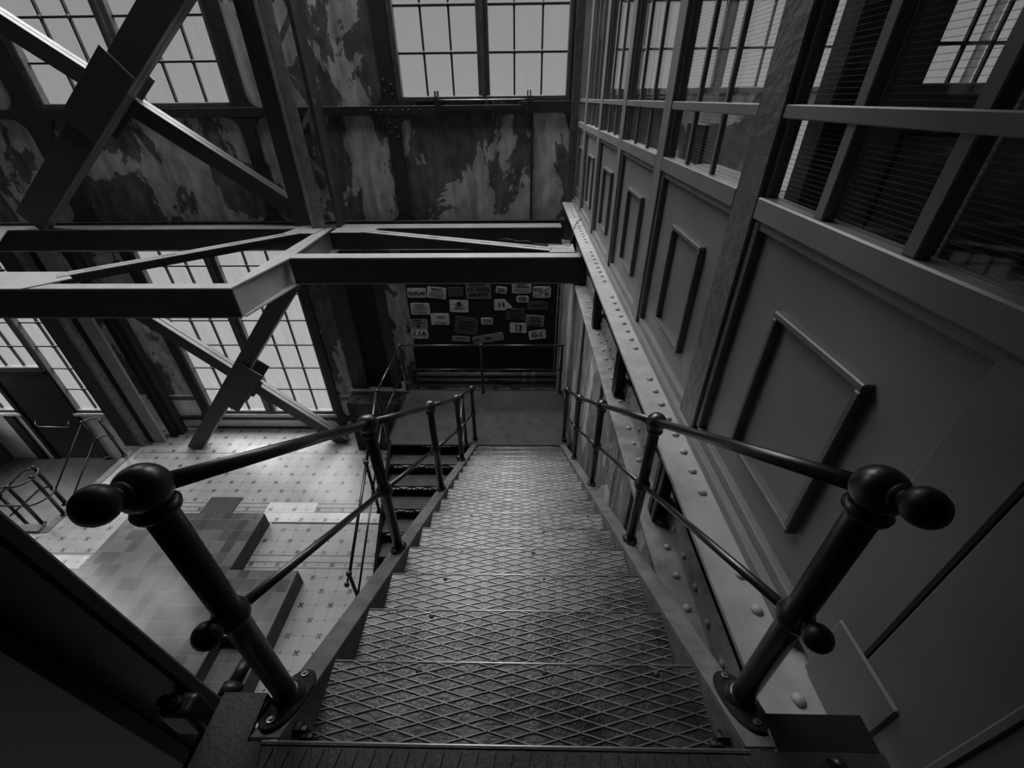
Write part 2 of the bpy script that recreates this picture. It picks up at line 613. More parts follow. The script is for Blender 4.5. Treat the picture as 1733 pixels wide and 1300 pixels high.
# floor with the sunken part at the left
fl = empty('floor', (-5, 4, FL), kind='structure')
b = MB()
b.box(-9.45, 1.3, -2.0, YB, FL - 0.12, FL)
b.box(-14.2, -9.45, -2.0, 5.42, FL - 0.12, FL)
b.build('tiled_floor', M['floor'], fl)
b = MB()
b.box(-14.2, -9.45, 5.42, YB, PIT - 0.1, PIT)
b.box(-9.45, -9.40, 5.42, YB, PIT, FL - 0.12)
b.box(-14.2, -9.45, 5.37, 5.42, PIT, FL - 0.12)
b.build('sunken_floor', M['pitfloor'], fl)
b = MB()
b.box(-9.62, -9.45, 5.30, YB - 0.1, FL, FL + 0.012)
b.box(-14.2, -9.62, 5.30, 5.47, FL, FL + 0.05)
b.build('sunken_floor_kerb', M['stringer'], fl)
b = MB()
for y in (5.86, 5.97, 6.08, 4.58, 4.70, 4.84, 7.62):
    b.box(-9.3, -2.2, y, y + 0.022, FL, FL + 0.002)
b.build('tile_border_lines', M['band'], fl)
b = MB()
b.box(-5.05, -2.1, 5.57, 5.60, FL, FL + 0.003)
b.build('floor_joint', M['dark'], fl)
b = MB()
b.box(-5.34, -4.3, 5.86, 6.11, FL, FL + 0.004)
b.box(-5.34, -2.6, 5.62, 5.85, FL, FL + 0.004)
b.box(-9.15, -8.15, 4.53, 4.80, FL, FL + 0.004)
b.build('pale_tile_patch', M['newtile'], fl)

q = MB()
for c_ in wall_cells(-2, YB + 0.3, PIT - 0.3, ZT, [(7.0, 8.3, -6.4, 4.0)]):
    q.box(-14.5, -14.2, c_[0], c_[1], c_[2], c_[3])
tag(q.build('wall_left', M['plain']), kind='structure')
wf = MB().box(-14.5, 6.5, -2.3, -2.0, PIT - 0.3, ZT).build('wall_front', M['plain'])
tag(wf, kind='structure')
b = MB()
RX0, RX1, RY0, RY1 = -6.5, 0.4, 6.4, 8.4
b.box(-14.5, RX0, -2.3, YB + 0.3, ZT, ZT + 0.2)
b.box(RX1, 6.5, -2.3, YB + 0.3, ZT, ZT + 0.2)
b.box(RX0, RX1, -2.3, RY0, ZT, ZT + 0.2)
b.box(RX0, RX1, RY1, YB + 0.3, ZT, ZT + 0.2)
b.box(-3.6, 0.95, -2.0, 2.6, 1.45, 1.6)  # unseen low slab over the camera, added to keep skylight off near surfaces
tag(b.build('ceiling', M['plain']), kind='structure')

# steel framing on the back wall
def fillet(bm, x, z, sx_, sz_, r, y0=YB - 0.05, dep=0.06, n=7):
    pts = [(x, y0, z)]
    for i in range(n + 1):
        a = HP * i / n
        pts.append((x + sx_ * (r - r * math.sin(a)), y0, z + sz_ * (r - r * math.cos(a))))
    bm.prism(pts, (0, dep, 0))


YR = YB - 0.05
def rib(x0, x1, z0, z1, name='frame_rib', m='rib', y0=YR):
    return MB().box(x0, x1, y0, YB + 0.02, z0, z1).build(name, M[m], wb, 0.006)


rib(-8.62, -8.22, -1.95, ZT)
rib(-8.14, -7.97, FL, -2.35)
rib(-2.32, -2.08, -1.95, 5.2)
rib(0.84, 0.97, -5.7, ZT, m='frame', y0=YB - 0.10)
rib(-4.86, -4.62, -1.95, 5.2)
rib(-4.69, -4.52, FL, -2.2)
rib(-8.22, -0.0, -0.24, -0.10, y0=YR - 0.006)
rib(0.0, 0.84, -0.22, -0.05, y0=YR - 0.006)
rib(-14.0, -8.62, -0.24, -0.10, y0=YR - 0.006)
rib(-14.0, 0.84, -2.35, -1.95, y0=YR - 0.006)
rib(-8.9, -3.9, -6.86, -6.75, y0=YR - 0.006)
rib(0.17, 0.21, -1.95, -0.22)
b = MB()
for (x, s) in ((-2.08, 1), (-2.32, -1), (-4.62, 1), (-4.86, -1), (-8.22, 1), (-8.62, -1)):
    fillet(b, x, -0.24, s, -1, 0.24)
    fillet(b, x, -1.95, s, 1, 0.20)
for (x, s) in ((-2.32, -1), (-4.62, 1), (-8.62, -1)):
    fillet(b, x, -0.10, s, 1, 0.22)
fillet(b, 0.84, -0.22, -1, -1, 0.16)
for (x, s) in ((-4.52, 1), (-4.69, -1), (-8.14, -1)):
    fillet(b, x, -6.75, s, 1, 0.16)
    fillet(b, x, -6.86, s, -1, 0.20)
b.build('frame_gusset', M['rib'], wb, 0.004)
spots = [(-2.14, z) for z in (-0.42, -0.56, 0.18, 0.05)] + [(-2.26, z) for z in (-0.5, -0.36, 0.1, 0.25)]
spots += [(x, -0.17) for x in (-2.55, -2.45, -2.35, -2.2, -2.0, -1.9, -1.72)] + [(-4.58 + 0.09 * math.cos(k), -6.8 + 0.14 * math.sin(k)) for k in (0.5, 1.5, 2.5, 3.6, 4.7, 5.7)]
scatter(MB().lathe((0, 0, 0), (0, -1, 0), [(0, 0.026), (0.008, 0.024), (0.015, 0.014), (0.018, 0.001)], 10), 'rivet', M['rib'], wb, [(x, YR, z) for x, z in spots])
# dark band in the white dado
rib(-9.4, -7.97, -6.27, -6.15, 'dado_band', 'band', YB - 0.008)
rib(-4.52, -3.9, -6.27, -6.15, 'dado_band', 'band', YB - 0.008)
rib(-8.9, -3.9, FL, FL + 0.05, 'dado_foot', 'band', YB - 0.012)


def window(name, x0, x1, z0, z1, mull, cols_l, cols_r, rows, glassm, sill=None, y=YB):
    root = empty(name, ((x0 + x1) / 2, y, z0), kind='structure')
    yo = y + 0.06
    fr = MB()
    fw_ = 0.10
    fr.box(x0, x0 + fw_, y - 0.03, yo + 0.045, z0, z1)
    fr.box(x1 - fw_ * 0.7, x1, y - 0.03, yo + 0.045, z0, z1)
    fr.box(x0 + fw_, x1 - fw_ * 0.7, y - 0.03, yo + 0.045, z0, z0 + 0.08)
    fr.box(x0 + fw_, x1 - fw_ * 0.7, y - 0.03, yo + 0.045, z1 - 0.08, z1)
    fr.build('frame', M['frame'], root, 0.012)
    if mull:
        m_ = MB()
        m_.box(mull[0], mull[1], y - 0.01, yo + 0.045, z0 + 0.08, z1 - 0.08)
        w3 = (mull[1] - mull[0])
        m_.box(mull[0] + w3 * 0.36, mull[1] - w3 * 0.36, y - 0.05, y - 0.01, z0 + 0.08, z1 - 0.08)
        m_.build('mullion', M['frame'], root, 0.01)
    mt = MB()
    for x in cols_l + cols_r:
        mt.box(x - 0.014, x + 0.014, yo - 0.005, yo + 0.045, z0 + 0.08, z1 - 0.08)
    for z in rows:
        mt.box(x0 + 0.08, x1 - 0.06, yo - 0.002, yo + 0.042, z - 0.014, z + 0.014)
        for x in cols_l + cols_r:
            mt.ball((x, yo, z), 0.034, 10, 6)
    mt.build('glazing_bars', M['muntin'], root)
    MB().box(x0 + 0.08, x1 - 0.06, yo + 0.036, yo + 0.042, z0 + 0.06, z1 - 0.06).build('pane', M[glassm], root)
    if sill:
        MB().box(x0 - 0.02, x1 + 0.02, y - 0.07, yo, z0 - 0.09, z0 - 0.004).build('sill', M[sill], root, 0.008)
    return root


def rowsz(a, d, n):
    return [a + d * i for i in range(n)]


w1 = window('window_1', *W_MID, (-0.705, -0.515), [-1.566, -1.125], [-0.11, 0.335], rowsz(0.602, 0.584, 10), 'glass')
w2 = window('window_2', *W_UPL, (-6.64, -6.40), [-7.56, -7.10], [-5.89, -5.37], rowsz(0.534, 0.58, 10), 'glass')
w3_ = window('window_3', *W_LOWL, (-6.50, -6.25), [-7.42, -6.96], [-5.69, -5.21], rowsz(-5.972, 0.622, 6), 'glass_st', 'sill')
w4_ = window('window_4', *W_PIT, None, [], [-10.975], rowsz(-5.99, 0.612, 6), 'glass_st', 'sill')
w15 = window('window_15', *W_TOP, None, [-12.47, -12.03], [], rowsz(-4.766, 0.612, 4), 'glass_st')
w16 = window('window_16', *W_END, None, [-13.45], [], rowsz(-5.99, 0.612, 6), 'glass_st', 'sill')
w5_ = window('window_5', *W_OFF, (3.12, 3.28), [1.95, 2.53], [3.86, 4.45], rowsz(0.62, 0.584, 7), 'glass')
w6_ = window('window_6', *W_FAR, (-12.3, -12.1), [-13.2], [-11.4], rowsz(0.534, 0.58, 10), 'glass')

w7_ = empty('window_14', (-14.3, 7.15, -6.4), kind='structure')  # unseen window, added in the left wall as fill light
MB().box(-14.36, -14.354, 7.0, 8.3, -6.4, 4.0).build('pane', M['glass'], w7_)
q = MB()
for y in (7.0, 7.6, 8.25):
    q.box(-14.4, -14.28, y, y + 0.06, -6.4, 4.0)
for k in range(11):
    q.box(-14.38, -14.3, 7.0, 8.3, -6.4 + k, -6.35 + k)
q.build('frame', M['frame'], w7_)

# opening rod and brackets under the middle window
rod = empty('window_opening_rod', (-0.6, YB - 0.12, -0.08), 'thin steel rod with two forked brackets below the middle window', 'window rod')
MB().tube((-1.36, YB - 0.1, -0.03), (0.15, YB - 0.1, -0.03), 0.010, 8).build('rod', M['chrome'], rod)
for x in (-1.385, 0.145):
    q = MB()
    q.box(x - 0.045, x - 0.025, YB - 0.13, YB - 0.03, -0.22, 0.1)
    q.box(x + 0.0, x + 0.02, YB - 0.13, YB - 0.03, -0.22, 0.1)
    q.box(x - 0.05, x + 0.05, YB - 0.12, YB - 0.045, -0.2, -0.02)
    q.build('bracket', M['rib'], rod, 0.004)

# dark door in the sunken part, its handle
dr = empty('door_1', (-12.2, YB, PIT), kind='structure')
MB().box(DOOR[0] + 0.06, DOOR[1] - 0.06, YB - 0.02, YB + 0.05, PIT + 0.02, DOOR[3] - 0.06).build('door_leaf', M['door'], dr, 0.005)
q = MB()
q.box(DOOR[0] - 0.05, DOOR[0] + 0.06, YB - 0.06, YB + 0.05, PIT, DOOR[3])
q.box(DOOR[1] - 0.06, DOOR[1] + 0.05, YB - 0.06, YB + 0.05, PIT, DOOR[3])
q.box(DOOR[0] - 0.05, DOOR[1] + 0.05, YB - 0.06, YB + 0.05, DOOR[3] - 0.06, DOOR[3] + 0.04)
q.build('door_frame', M['dark'], dr, 0.005)
q = MB()
q.path([(-12.70, YB - 0.02, -6.93), (-12.68, YB - 0.09, -7.0), (-12.62, YB - 0.1, -7.07), (-11.85, YB - 0.1, -7.09), (-11.82, YB - 0.09, -7.02), (-11.82, YB - 0.02, -6.95)], 0.016, 8)
q.build('pull_bar', M['chrome'], dr)
MB().box(-13.45, -13.2, YB - 0.05, YB + 0.02, PIT, -6.7).build('trim_1', M['dark']) and tag(bpy.data.objects['trim_1'], kind='structure')

# ------------------------------------------------------------ raised tiled plinth on the hall floor
SH = FL + 0.35
pl = empty('tiled_plinth', (-6, 4, FL), 'raised low platform of square brown tiles stepping across the patterned floor', 'platform')
b = MB()
b.prism([(-7.72, 0.5, SH - 0.02), (-7.72, 5.52, SH - 0.02), (-5.07, 5.55, SH - 0.02), (-5.07, 4.32, SH - 0.02), (-3.86, 4.32, SH - 0.02), (-3.86, 0.5, SH - 0.02), (-4.1, 0.5, SH - 0.02), (-4.1, 3.22, SH - 0.02), (-4.62, 3.22, SH - 0.02), (-4.62, 0.5, SH - 0.02)], (0, 0, 0.02))
b.build('tiled_top', M['slab'], pl)
b = MB()
b.prism([(-7.72, 0.5, FL), (-7.72, 5.52, FL), (-5.07, 5.55, FL), (-5.07, 4.32, FL), (-3.86, 4.32, FL), (-3.86, 0.5, FL), (-4.1, 0.5, FL), (-4.1, 3.22, FL), (-4.62, 3.22, FL), (-4.62, 0.5, FL)], (0, 0, 0.33))
b.build('stone_side', M['slabside'], pl)
MB().box(-4.62, -4.1, 0.5, 3.22, FL, FL + 0.10).build('trough_step', M['slab'], pl)
tag(MB().box(-6.68, -6.0, 5.72, 6.24, FL, FL + 0.02).build('floor_grate', M['plate'], None, 0.004), 'grey square ribbed floor plate set behind the brown tiled plinth', 'floor plate')

# ------------------------------------------------------------ steel gantry
GT, GB = -1.9, -2.3


def ibeam_x(root_name, x0, x1, y0, y1, label, group='grey steel beams of the gantry', mt='beam'):
    """channel beam running along x, web near the front"""
    r = empty(root_name, ((x0 + x1) / 2, (y0 + y1) / 2, GB), label, 'steel beam', group)
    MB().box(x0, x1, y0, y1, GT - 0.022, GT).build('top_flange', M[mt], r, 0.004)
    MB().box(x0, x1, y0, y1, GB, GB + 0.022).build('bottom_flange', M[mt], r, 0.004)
    MB().box(x0, x1, y0 + 0.004, y0 + 0.03, GB + 0.022, GT - 0.022).build('web', M['brace'], r, 0.0)  # shaded copy of the flange steel, kept dark by its colour
    return r


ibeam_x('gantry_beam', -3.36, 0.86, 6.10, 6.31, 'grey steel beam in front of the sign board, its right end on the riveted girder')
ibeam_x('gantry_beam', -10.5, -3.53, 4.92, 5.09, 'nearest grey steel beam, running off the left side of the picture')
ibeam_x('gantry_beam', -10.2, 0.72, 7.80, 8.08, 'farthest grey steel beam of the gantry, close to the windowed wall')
r = empty('gantry_beam', (-3.45, 6.4, GB), 'short grey steel beam joining the near and middle gantry beams at their corner', 'steel beam', 'grey steel beams of the gantry')
MB().prism([(-3.62, 5.09, GT - 0.02), (-3.53, 4.92, GT - 0.02), (-3.34, 6.1, GT - 0.02), (-3.34, 7.8, GT - 0.02), (-3.52, 7.8, GT - 0.02)], (0, 0, 0.021)).build('top_flange', M['beam'], r)
MB().prism([(-3.60, 5.09, GB), (-3.50, 4.95, GB), (-3.30, 6.1, GB), (-3.30, 7.8, GB), (-3.52, 7.8, GB)], (0, 0, 0.02)).build('bottom_flange', M['beam'], r)
MB().prism([(-3.53, 4.95, GB + 0.02), (-3.42, 6.1, GB + 0.02), (-3.42, 7.8, GB + 0.02), (-3.45, 7.8, GB + 0.02), (-3.45, 6.1, GB + 0.02), (-3.56, 4.98, GB + 0.02)], (0, 0, 0.36)).build('web', M['beam'], r)
r = empty('gantry_beam', (-8.5, 6.8, GB), 'wide pale slanting beam at the left end of the gantry', 'steel beam', 'grey steel beams of the gantry')
MB().prism([(-7.0, 5.09, GT - 0.02), (-9.25, 7.8, GT - 0.02), (-10.4, 7.8, GT - 0.02), (-8.1, 5.09, GT - 0.02)], (0, 0, 0.021)).build('top_flange', M['beam'], r)
MB().bar((-7.5, 5.1, -2.1), (-9.75, 7.78, -2.1), 0.03, 0.34).build('web', M['brace'], r)
# gusset plates belong to the corner beams
g = MB()
g.prism([(-6.9, 4.88, GT + 0.001), (-6.1, 4.88, GT + 0.001), (-5.78, 5.25, GT + 0.001), (-6.1, 5.5, GT + 0.001), (-7.3, 5.5, GT + 0.001)], (0, 0, 0.014))
tag(g.build('gusset_plate', M['beam'], None, 0.003), 'pale flat steel gusset plate where the left lattice tie meets the near beam', 'gusset plate')
g = MB()
g.prism([(-4.05, 7.40, GT + 0.001), (-3.5, 7.40, GT + 0.001), (-3.45, 8.0, GT + 0.001), (-3.9, 8.0, GT + 0.001)], (0, 0, 0.014))
tag(g.build('gusset_plate', M['beam'], None, 0.003), 'pale flat gusset plate left of the lattice column foot', 'gusset plate')
g = MB()
g.prism([(-3.25, 7.45, GT + 0.001), (-2.6, 7.45, GT + 0.001), (-2.5, 7.75, GT + 0.001), (-2.7, 8.0, GT + 0.001), (-3.2, 8.0, GT + 0.001)], (0, 0, 0.014))
tag(g.build('gusset_plate', M['beam'], None, 0.003), 'pale flat gusset plate right of the lattice column foot', 'gusset plate')
g = MB()
g.prism([(0.42, 6.29, GT + 0.001), (0.80, 6.29, GT + 0.001), (0.80, 6.7, GT + 0.001), (0.42, 6.7, GT + 0.001)], (0, 0, 0.014))
tag(g.build('gusset_plate', M['beam'], None, 0.003), 'pale flat gusset plate beside the riveted girder', 'gusset plate')


def tie(a, b_, label):
    r = empty('lattice_tie', ((a[0] + b_[0]) / 2, (a[1] + b_[1]) / 2, GT - 0.14), label, 'steel tie', 'double angle ties across the gantry')
    for s in (-0.052, 0.052):
        MB().bar(a, b_, 0.085, 0.012, off=(s, 0.02)).build('top_angle', M['beam'], r)
        MB().bar(a, b_, 0.012, 0.12, off=(0.016 if s > 0 else -0.016, -0.046)).build('hanging_leg', M['brace'], r)
    d = Vector(b_) - Vector(a)
    for t in (0.12, 0.4, 0.68, 0.9):
        p = Vector(a) + d * t
        e = d.normalized() * 0.09
        MB().bar(p - e, p + e, 0.03, 0.01, off=(0, 0.024)).build('packing_plate', M['rib'], r)
    return r


tie((-6.05, 5.32, GT), (-3.78, 7.45, GT), 'long double-angle tie crossing the left gantry bay over the lower windows')
tie((-2.68, 7.52, GT), (0.45, 6.42, GT), 'double-angle tie with loose wire on it, crossing the right gantry bay')
# cable lying on the tie and hooked over the girder
q = MB()
cp = [(-0.35, 6.80, -1.845), (-0.2, 6.72, -1.81), (-0.05, 6.70, -1.84), (0.1, 6.60, -1.81), (0.22, 6.58, -1.845), (0.45, 6.5, -1.84), (0.62, 6.48, -1.83), (0.72, 6.4, -1.82), (0.76, 6.45, -1.72), (0.80, 6.6, -1.60), (0.88, 6.75, -1.55), (0.94, 6.85, -1.56)]
pts = []
for i in range(len(cp) - 1):
    p0, p1, p2, p3 = [Vector(cp[max(0, min(len(cp) - 1, k))]) for k in (i - 1, i, i + 1, i + 2)]
    for s in range(6):
        t_ = s / 6
        pts.append(0.5 * ((2 * p1) + (p2 - p0) * t_ + (2 * p0 - 5 * p1 + 4 * p2 - p3) * t_ ** 2 + (3 * p1 - p0 - 3 * p2 + p3) * t_ ** 3))
q.path(pts, 0.007, 6)
tag(q.build('loose_wire', M['cable']), 'thin black wire looping from the right tie up to the girder rivets', 'wire')


# ------------------------------------------------------------ X braces
def brace(a, b_, wd, dep, y, label, mt='brace'):
    r = empty('cross_brace', (min(a, b_, key=lambda p: p[1])[0], y, min(a[1], b_[1])), label, 'diagonal brace', 'steel diagonal braces crossing by the back windows')
    A, B = (a[0], y, a[1]), (b_[0], y, b_[1])
    MB().bar(A, B, wd, 0.018, up=(0, 1, 0), off=(0, -dep / 2)).build('front_plate', M[mt], r, 0.003)
    MB().bar(A, B, wd, 0.018, up=(0, 1, 0), off=(0, dep / 2)).build('rear_plate', M[mt], r, 0.003)
    for s in (-1, 1):
        MB().bar(A, B, 0.02, dep * 0.45, up=(0, 1, 0), off=(s * (wd / 2 - 0.01), -dep * 0.26)).build('channel_leg', M['leg'], r, 0.003)
        MB().bar(A, B, 0.02, dep * 0.45, up=(0, 1, 0), off=(s * (wd / 2 - 0.01), dep * 0.26)).build('channel_leg', M['leg'], r, 0.003)
    return r


brace((-8.66, -1.74), (-4.07, 1.82), 0.42, 0.22, 7.82, 'upper diagonal brace rising to the right across the top left window, in front')
brace((-9.9, 2.65), (-4.07, -1.61), 0.27, 0.22, 8.08, 'upper diagonal brace falling from the left edge to the lattice column')
brace((-8.05, FL), (-4.0, -2.45), 0.31, 0.2, 7.85, 'lower diagonal brace rising to the right in front, foot on the tiles')
brace((-8.55, -3.0), (-4.40, FL), 0.26, 0.2, 8.10, 'lower diagonal brace falling to the right behind, foot near the stairs')


def sleeve(c, d, ln, wd, y, dep, label):
    d = Vector((d[0], 0, d[1])).normalized()
    C = Vector((c[0], y, c[1]))
    r = empty('brace_sleeve', C, label, 'brace joint', 'box sleeves where the braces cross')
    MB().bar(C - d * ln / 2, C + d * ln / 2, wd, 0.03, up=(0, 1, 0), off=(0, -dep / 2)).build('cover_plate', M['brace'], r, 0.004)
    MB().bar(C - d * ln / 2 * 0.96, C + d * ln / 2 * 0.96, wd * 0.95, 0.03, up=(0, 1, 0), off=(0, dep / 2)).build('back_plate', M['brace'], r, 0.004)
    MB().bar(C - d * 0.2 * ln, C + d * 0.2 * ln, wd * 1.30, 0.03, up=(0, 1, 0), off=(0, dep * 0.1)).build('middle_plate', M['brace'], r, 0.004)


sleeve((-6.40, 0.06), (1, 0.78), 1.36, 0.52, 7.90, 0.44, 'large steel sleeve round the upper brace crossing, over the window corner')
sleeve((-6.20, -5.29), (1, 1.14), 1.32, 0.47, 7.90, 0.40, 'steel sleeve round the lower brace crossing, before the lower window')

# ------------------------------------------------------------ columns
c = empty('lattice_column', (-3.45, 7.75, GT), 'tall dark lattice column standing on the gantry between two windows', 'column')
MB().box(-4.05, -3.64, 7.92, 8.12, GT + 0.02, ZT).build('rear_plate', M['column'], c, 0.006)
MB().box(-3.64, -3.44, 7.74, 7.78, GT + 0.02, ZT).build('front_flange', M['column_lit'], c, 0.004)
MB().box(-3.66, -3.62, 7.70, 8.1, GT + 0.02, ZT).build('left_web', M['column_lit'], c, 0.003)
MB().box(-3.24, -3.18, 7.76, 8.1, GT + 0.02, ZT).build('right_angle', M['column'], c, 0.003)
for k in range(8):
    z = GT + 0.2 + k * 1.1
    MB().bar((-3.64, 7.80, z), (-3.18, 7.80, z + 0.55), 0.07, 0.012, up=(0, 1, 0)).build('lacing_bar', M['column_lit'], c)
    MB().bar((-3.18, 7.81, z + 0.55), (-3.64, 7.81, z + 1.1), 0.07, 0.012, up=(0, 1, 0)).build('lacing_bar', M['column_lit'], c)

c = empty('riveted_column', (-3.3, 8.35, -5.65), 'dark riveted column on a stone plinth left of the sign board', 'column')
MB().box(-3.93, -3.55, 8.22, 8.30, -5.65, GT - 0.5).build('left_flange', M['column'], c, 0.005)
MB().box(-3.55, -2.98, 8.30, 8.54, -5.65, GT - 0.5).build('shaft', M['dark'], c, 0.005)
MB().box(-2.98, -2.78, 8.22, 8.30, -5.65, GT - 0.5).build('right_flange', M['column'], c, 0.005)
MB().box(-4.0, -2.68, 8.12, 8.54, -5.72, -5.64).build('base_plate', M['beam'], c, 0.006)
scatter(MB().lathe((0, 0, 0), (0, -1, 0), [(0, 0.022), (0.008, 0.02), (0.016, 0.008), (0.017, 0.001)], 8), 'rivet', M['column'], c, [(x + (0.05 if row % 2 else 0), 8.22, -5.4 + row * 0.19) for row in range(14) for x in (-3.86, -3.74)])
tag(MB().box(-3.95, -2.45, 7.75, 8.54, FL, -5.725).build('stone_plinth', M['plinth'], None, 0.01), 'mottled stone plinth carrying the riveted column beside the landing', 'plinth')

c = empty('corner_column', (-9.1, 7.9, FL), 'big built-up column standing at the corner of the sunken floor, left', 'column')
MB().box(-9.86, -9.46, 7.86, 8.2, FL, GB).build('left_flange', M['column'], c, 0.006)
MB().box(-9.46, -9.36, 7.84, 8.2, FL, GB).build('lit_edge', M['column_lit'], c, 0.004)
MB().box(-9.36, -9.22, 8.0, 8.3, FL, GB).build('slot', M['dark'], c)
MB().box(-9.22, -8.92, 8.0, 8.06, FL, GB).build('pale_web', M['beam'], c, 0.004)
MB().box(-8.92, -8.78, 8.2, 8.35, FL, GB).build('inner_slot', M['dark'], c)
MB().box(-8.80, -8.68, 8.32, 8.50, FL, GB).build('right_flange', M['column'], c, 0.006)

# ------------------------------------------------------------ main staircase
def nz(i):
    return Y0 + GOING * i, Z0 - RISE * i


XL, XR = -0.655, 0.605
st = empty('staircase', (-0.025, 3, LAND), 'steep straight steel staircase with diamond-patterned treads descending to the dark landing', 'staircase')


def tread_mb():
    """one tread at the origin: nosing at y = 0, running back under the tread above"""
    t = MB()
    w0, w1 = XL + 0.01, XR - 0.01
    d = GOING + 0.03
    t.box(w0, w1, -d, 0, -0.008, 0)
    t.box(w0, w1, -0.006, 0.0, -0.045, -0.008)
    px, py = 0.146, 0.0365
    sl = py / px
    L = w1 - w0
    n = int((L + d / sl) / px) + 2
    for s in (1, -1):
        for k in range(n):
            # line y = -d + s-slope*(x - x0)
            if s == 1:
                x0 = w0 - d / sl + k * px
                xa, xb = max(w0, x0), min(w1, x0 + d / sl)
                if xb - xa < 0.01:
                    continue
                ya, yb = -d + (xa - x0) * sl, -d + (xb - x0) * sl
            else:
                x0 = w0 + k * px
                xa, xb = max(w0, x0 - d / sl), min(w1, x0)
                if xb - xa < 0.01:
                    continue
                ya, yb = -d + (x0 - xa) * sl, -d + (x0 - xb) * sl
            ya, yb = min(ya, -0.003), min(yb, -0.003)
            hw = 0.0034
            t.add([(xa, ya - hw, 0), (xb, yb - hw, 0), (xb, yb + hw, 0), (xa, ya + hw, 0),
                   (xa, ya - hw * 0.4, 0.0045), (xb, yb - hw * 0.4, 0.0045), (xb, yb + hw * 0.4, 0.0045), (xa, ya + hw * 0.4, 0.0045)],
                  [(4, 5, 6, 7), (0, 1, 5, 4), (2, 3, 7, 6), (1, 2, 6, 5), (3, 0, 4, 7)])
    return t


tp = tread_mb()
tr0 = tp.build('tread', M['tread'], None)
tr0.data.materials.append(M['ridge'])
for p_ in tr0.data.polygons:
    if p_.index >= 12:
        p_.material_index = 1
off0 = Vector(tr0.location)
tr0.parent = st
for i in range(1, 16):
    y, z = nz(i)
    o = tr0 if i == 1 else tr0.copy()
    if i > 1:
        COL.objects.link(o)
        o.parent = st
    o.location = off0 + Vector((0, y, z)) - st.location
    n_ = MB().tube((XL + 0.01, 0, 0), (XR - 0.01, 0, 0), 0.004, 8).build('nosing', M['lip'], None) if i == 1 else lip0.copy()
    if i == 1:
        lip0 = n_
        lipoff = Vector(n_.location)
    else:
        COL.objects.link(n_)
    n_.parent = o
    n_.location = lipoff - off0
# countersunk bolts on the near treads
bolt = MB().lathe((0, 0, 0), (0, 0, 1), [(0, 0.011), (0.003, 0.010), (0.0045, 0.005), (0.0046, 0.001)], 12).build('tread_bolt', M['tread_dull'], None)
bolt.parent = st
first = True
for i in range(1, 7):
    y, z = nz(i)
    for x in (-0.33, 0.12, 0.45):
        o = bolt if first else bolt.copy()
        if not first:
            COL.objects.link(o)
            o.parent = st
        first = False
        o.location = Vector((x + random.uniform(-0.05, 0.05), y - 0.025, z)) - st.location

m_ = RISE / GOING


def nosing_z(y, off=0.0):
    return Z0 + off - m_ * (y - Y0)


def stringer(xa, xb, inner, name):
    r = MB()
    ya, yb = 0.425, 4.98
    # top flange
    r.hexa([(xa, ya, nosing_z(ya) - 0.012), (xb, ya, nosing_z(ya) - 0.012), (xb, yb, nosing_z(yb) - 0.012), (xa, yb, nosing_z(yb) - 0.012),
            (xa, ya, nosing_z(ya) + 0.004), (xb, ya, nosing_z(ya) + 0.004), (xb, yb, nosing_z(yb) + 0.004), (xa, yb, nosing_z(yb) + 0.004)])
    r.hexa([(inner, ya, nosing_z(ya) - 0.30), (inner + 0.012, ya, nosing_z(ya) - 0.30), (inner + 0.012, yb, nosing_z(yb) - 0.30), (inner, yb, nosing_z(yb) - 0.30),
            (inner, ya, nosing_z(ya) - 0.012), (inner + 0.012, ya, nosing_z(ya) - 0.012), (inner + 0.012, yb, nosing_z(yb) - 0.012), (inner, yb, nosing_z(yb) - 0.012)])
    r.hexa([(xa, ya, nosing_z(ya) - 0.315), (xb, ya, nosing_z(ya) - 0.315), (xb, yb, nosing_z(yb) - 0.315), (xa, yb, nosing_z(yb) - 0.315),
            (xa, ya, nosing_z(ya) - 0.30), (xb, ya, nosing_z(ya) - 0.30), (xb, yb, nosing_z(yb) - 0.30), (xa, yb, nosing_z(yb) - 0.30)])
    return r.build(name, M['stringer'], st, 0.002)


stringer(-0.742, -0.660, -0.672, 'stringer')
stringer(0.608, 0.690, 0.608, 'stringer')

# upper floor edge the photographer stands on
ul = empty('upper_landing', (0, -0.3, Z0 - 0.2), 'dark steel upper landing with studded edge at the bottom of the picture', 'landing')
q = MB()
q.box(-0.87, 0.96, -1.8, Y0, Z0 - 0.012, Z0)
q.box(-0.87, -0.742, Y0, 0.53, Z0 - 0.012, Z0)
q.build('deck_plate', M['tread_dull'], ul)
MB().box(0.692, 0.955, Y0 + 0.002, 0.50, Z0 - 0.012, Z0 - 0.001).build('side_plate', M['iron_dull'], ul)
q = MB()
q.box(-0.87, -0.742, 0.52, 0.53, Z0 - 0.2, Z0 - 0.012)
q.box(-0.87, 0.96, 0.36, 0.372, Z0 - 0.25, Z0 - 0.012)
q.build('edge_beam', M['stringer'], ul)
q = MB()
k = 0
x = -0.70
while x < 0.62:
    q.bar((x, Y0 - 0.012, Z0 + 0.001), (x + 0.022, Y0 - 0.10, Z0 + 0.001), 0.007, 0.006)
    q.bar((x + 0.036, Y0 - 0.012, Z0 + 0.001), (x + 0.018, Y0 - 0.10, Z0 + 0.001), 0.007, 0.006)
    x += 0.046
q.box(-0.70, 0.61, Y0 - 0.006, Y0, Z0 - 0.03, Z0 + 0.003)
q.build('patterned_nosing', M['tread_dull'], ul)
MB().tube((-0.70, Y0, Z0), (0.61, Y0, Z0), 0.004, 8).build('nosing_edge', M['lip'], ul)
for x in (-0.28, 0.02, 0.30):
    MB().lathe((x, Y0 - 0.055, Z0), (0, 0, 1), [(0, 0.014), (0.006, 0.012), (0.008, 0.001)], 12).build('bolt', M['tread_dull'], ul)
